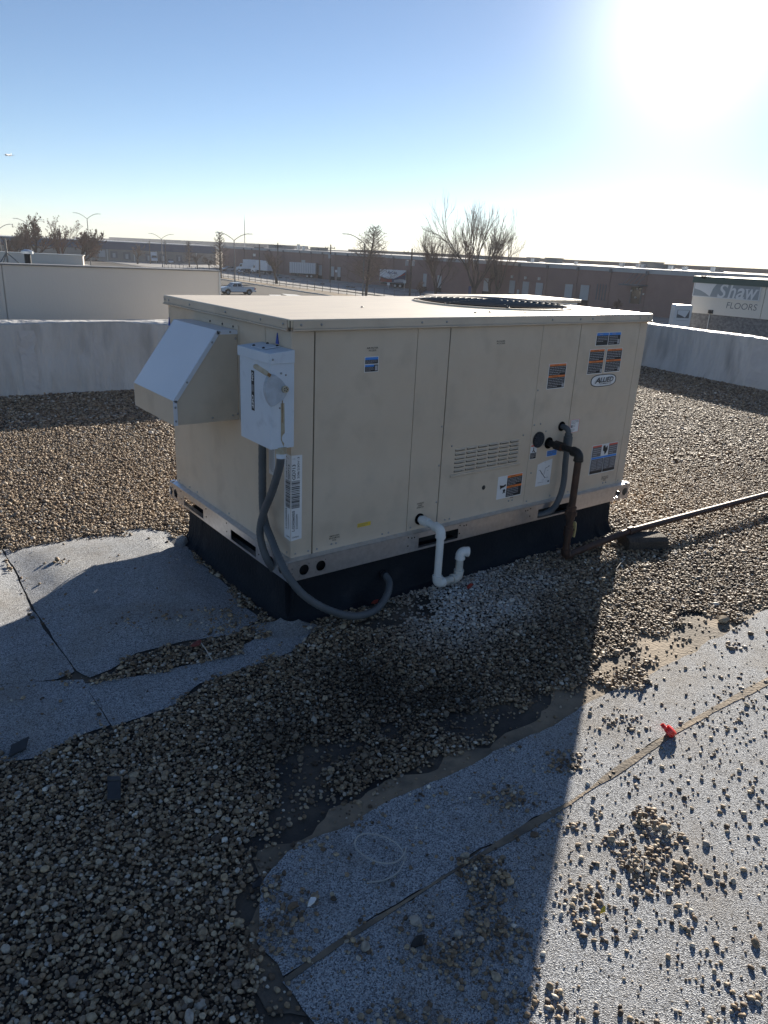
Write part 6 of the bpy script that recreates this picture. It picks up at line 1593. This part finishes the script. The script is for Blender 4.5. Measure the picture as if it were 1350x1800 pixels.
# yard bits
for i, (x, y) in enumerate(((612, 505), (620, 506), (567, 500), (505, 489), (515, 492), (493, 488.5))):
    b = gp_(x, y); r_ = MB(); r_.tube([b, b + np.array([0, 0, .22])], .5, 'rubber', 14); r_.tube([b + np.array([0, 0, .2201]), b + np.array([0, 0, .225])], .28, 'st_grey', 12)
    put('old_tyre', r_, None, label=('old black tyre in the yard left of the conical tree', 'old black tyre in the yard nearest the conical tree', 'old black tyre in the yard below the utility pole with one can', 'old black tyre right of the small round tree trunk', 'old black tyre below the ribbed trailer front', 'old black tyre behind the small round tree trunk')[i], cat='tyre', group='tyres in the yard')
for (x, y, h_, lab) in ((590.5, 496, 3.0, 'small white sign on a post left of the conical tree'), (682.5, 508, 1.4, 'small white sign in front of the printed trailer'), (710.5, 511, 2.2, 'white marker post right of the printed trailer'), (1068, 545, 3.0, 'white post near the warehouse entrance')):
    b = gp_(x, y); r_ = empty('yard_sign', b, lab, 'sign'); m1 = MB(); m1.tube([b, b + np.array([0, 0, h_])], .05, 'trim_light', 6); put('post', m1, r_)
    vr = np.array([RT[0], RT[1], 0]); vr /= np.linalg.norm(vr); m1 = MB(); m1.obox(b + np.array([0, 0, h_ - .6]) - vr * .28, vr * .56, (-.03, -.03, 0), (0, 0, .6), 'st_white'); put('board', m1, r_)

# airliner low in the sky
d = ray(14.5, 272.5); pc_ = CAM + d * 2400; vr = np.array([RT[0], RT[1], 0]); vr /= np.linalg.norm(vr); fw_ = np.array([vr[1], -vr[0], 0]); 
if np.dot(fw_, CAM - pc_) < 0: fw_ = -fw_
pl = empty('airliner', pc_, 'tiny distant airliner in the sky at the left', 'airplane')
m1 = MB(); m1.tube([pc_ + fw_ * t for t in (-17, -12, -3, 8, 14, 17)], [.3, 1.4, 2.0, 2.0, 1.6, .3], 'plane_grey', 12); put('fuselage', m1, pl)
for s_ in (-1, 1):
    m1 = MB(); r0 = pc_ + np.array([0, 0, -.9]); m1.add([r0 + fw_ * 3, r0 - fw_ * 3, r0 - fw_ * 5 + vr * s_ * 16 + np.array([0, 0, 1.9]), r0 - fw_ * 3.4 + vr * s_ * 16 + np.array([0, 0, 1.9]), r0 + fw_ * 3 + np.array([0, 0, .5]), r0 - fw_ * 3 + np.array([0, 0, .4]), r0 - fw_ * 5 + vr * s_ * 16 + np.array([0, 0, 2.2]), r0 - fw_ * 3.4 + vr * s_ * 16 + np.array([0, 0, 2.2])],
        [(0, 1, 2, 3), (7, 6, 5, 4), (0, 3, 7, 4), (1, 5, 6, 2), (2, 6, 7, 3)], 'plane_grey'); put('wing', m1, pl)
    m1 = MB(); c = r0 + vr * s_ * 5.5 + np.array([0, 0, -.6]); m1.tube([c + fw_ * 3.5, c - fw_ * .5], 1.1, 'plane_grey', 10); put('engine', m1, pl)
    m1 = MB(); c = pc_ - fw_ * 15 + np.array([0, 0, .5]); m1.obox(c, vr * s_ * 6 - fw_ * 1.5, fw_ * -2, (0, 0, .3), 'plane_grey'); put('tailplane', m1, pl)
m1 = MB(); c = pc_ - fw_ * 12.5 + np.array([0, 0, 1]); m1.prism([(0, 0), (-4.5, 0), (-5.5, 5.5), (-3.5, 5.5)], vr * .4, 'plane_grey', c, fw_, (0, 0, 1)); put('fin', m1, pl)

# ================================================================== LITTER ON THE ROOF
def gpt(x, y, z=0.0): return hz(x, y, z)
c = gpt(1177, 1290, .012)
rc = empty('plastic_bottle_cap', c * [1, 1, 0] + np.array([0, 0, .008]), 'bright red plastic cap lying on the sunlit roofing sheet', 'cap')
m1 = MB(); ax = np.array([.55, -.35, .75]); ax /= np.linalg.norm(ax); q = c + np.array([0, 0, .010]); m1.tube([q - ax * .012, q - ax * .010, q + ax * .010, q + ax * .012], [.016, .0185, .0185, .014], 'red_plastic', 18); put('body', m1, rc)
m1 = MB(); q2 = q + np.array([-.012, .016, .012]); m1.tube([q2 - ax * .005, q2 + ax * .006], [.013, .011], 'red_plastic', 14); put('tab', m1, rc)
c = gpt(201, 1392, .014)
m1 = MB(); u_ = gpt(213, 1376, .014) - gpt(190, 1377, .014); v_ = gpt(190, 1377, .014) - gpt(189, 1407, .014); o_ = gpt(189, 1408, .016)
m1.obox(o_, u_, v_ * .82 + np.array([0, 0, .012]), (0, .001, .006), 'black_plastic'); m1.obox(o_ + v_ * .82 + np.array([0, 0, .012]), u_, v_ * .2 + np.array([0, 0, .001]), (0, .002, .010), 'black_plastic')
put('plastic_plate', m1, None, .001, 'flat dark plastic plate lying on the shaded gravel', 'plastic')
m1 = MB(); o_ = gpt(14, 1334, .012); m1.obox(o_, gpt(46, 1318, .012) - o_, (gpt(20, 1318, .012) - o_) + np.array([0, 0, .010]), (.002, 0, .008), 'black_plastic'); put('rubber_scrap', m1, None, .002, 'dark rubber scrap at the edge of the left roofing sheet', 'scrap')
wp = [(712, 1512), (706, 1493), (690, 1478), (665, 1468), (638, 1466), (626, 1474), (625, 1488), (640, 1504), (668, 1516), (694, 1516), (709, 1503), (714, 1490)]
wire = [gpt(x, y, .016 + .006 * (i % 3)) for i, (x, y) in enumerate(wp)]
m1 = MB(); m1.tube(spline(wire, 8), .0022, 'wire_grey', 7); put('wire_loop', m1, None, label='loop of thin grey wire lying on the shaded roofing sheet', cat='wire')
m1 = MB(); m1.tube(spline([gpt(714, 1505, .014), gpt(700, 1532, .015), gpt(675, 1547, .013), gpt(645, 1551, .012)], 8), .0021, 'wire_grey', 7); put('wire_piece', m1, None, label='short curved wire piece below the wire loop', cat='wire')
m1 = MB(); a, b = gpt(352, 1128, .030), gpt(373, 1160, .018); m1.tube([a, a * .5 + b * .5 + np.array([0, 0, .004]), b], .0022, 'twig_pale', 6); put('pale_twig', m1, None, label='thin pale twig lying across the left gravel pocket', cat='twig')
m1 = MB(); a, b = gpt(1083, 1001, .016), gpt(1098, 983, .020); m1.tube([a, a * .5 + b * .5 + np.array([0, 0, .006]), b], .0022, 'twig_pale', 6); put('pale_twig', m1, None, label='thin pale twig in the shadow of the timber block', cat='twig')
def leaf(x, y, s, mat, lab, seed, nm='red_scrap', z=.028, cat='scrap'):
    rnd = random.Random(seed); c = gpt(x, y, z); m1 = MB(); k = 9
    top = [c + np.array([s * math.cos(t) * (1 + rnd.uniform(-.3, .3)), s * .62 * math.sin(t) * (1 + rnd.uniform(-.3, .3)), .006 * rnd.random() + .006 * math.cos(t)]) for t in np.linspace(0, 6.28, k, endpoint=False)]
    bot = [p - np.array([0, 0, .004]) for p in top]
    m1.add(top + bot, [list(range(k)), [i + k for i in range(k)][::-1]] + [(i, i + k, (i + 1) % k + k, (i + 1) % k) for i in range(k)], mat); put(nm, m1, None, label=lab, cat=cat)
leaf(346, 1131, .022, 'leaf_red', 'dull red scrap in the gravel pocket of the left sheet', 1)
leaf(826, 1030, .017, 'red_dull', 'dark red scrap on the whitened gravel beside the drain trap', 2)
leaf(660, 1058, .017, 'red_dull', 'red scrap under the sagging conduit', 3)
leaf(548, 1585, .011, 'st_white', 'tiny white chip on the shaded roofing sheet', 4, 'white_chip')
leaf(452, 1553, .014, 'st_black', 'small black lump at the edge of the shaded roofing sheet', 5, 'tar_lump')
leaf(735, 1655, .017, 'tar', 'dark tar lump on the lower roofing sheet', 6, 'tar_lump', .014)
leaf(1060, 1600, .008, 'st_yellow', 'tiny yellow scrap among the sunlit pebbles', 7, 'yellow_scrap', .02)
rnd = random.Random(4); c = gpt(1271, 1090, .012); k = 0
m1 = MB(); bmx = bmesh.new(); bmesh.ops.create_icosphere(bmx, subdivisions=2, radius=1.0); bmx.verts.ensure_lookup_table()
vs_ = [c + np.array([v.co.x * .030, v.co.y * .022, v.co.z * .014 + .004]) * (1 + .14 * math.sin(v.co.x * 5 + v.co.y * 3)) for v in bmx.verts]
m1.add(vs_, [[v.index for v in f.verts] for f in bmx.faces], 'stone_tan', True); bmx.free(); put('flat_stone', m1, None, label='pale flat stone larger than the pebbles at the sunlit silt edge', cat='stone')

# ================================================================== AIR
hm = bpy.data.materials.new('haze'); hm.use_nodes = True
N = hm.node_tree.nodes; N.remove(N['Principled BSDF'])
pv_ = N.new('ShaderNodeVolumePrincipled'); pv_.inputs['Density'].default_value = 0.00030; pv_.inputs['Color'].default_value = (0.80, 0.81, 0.85, 1); pv_.inputs['Anisotropy'].default_value = 0.1
hm.node_tree.links.new(pv_.outputs[0], N['Material Output'].inputs['Volume'])
MATS['haze'] = hm
mb = MB(); mb.box((-2700, -2700, GZ - 1.0), (2700, 2700, 42.0), 'haze'); put('haze', mb, kind='stuff')
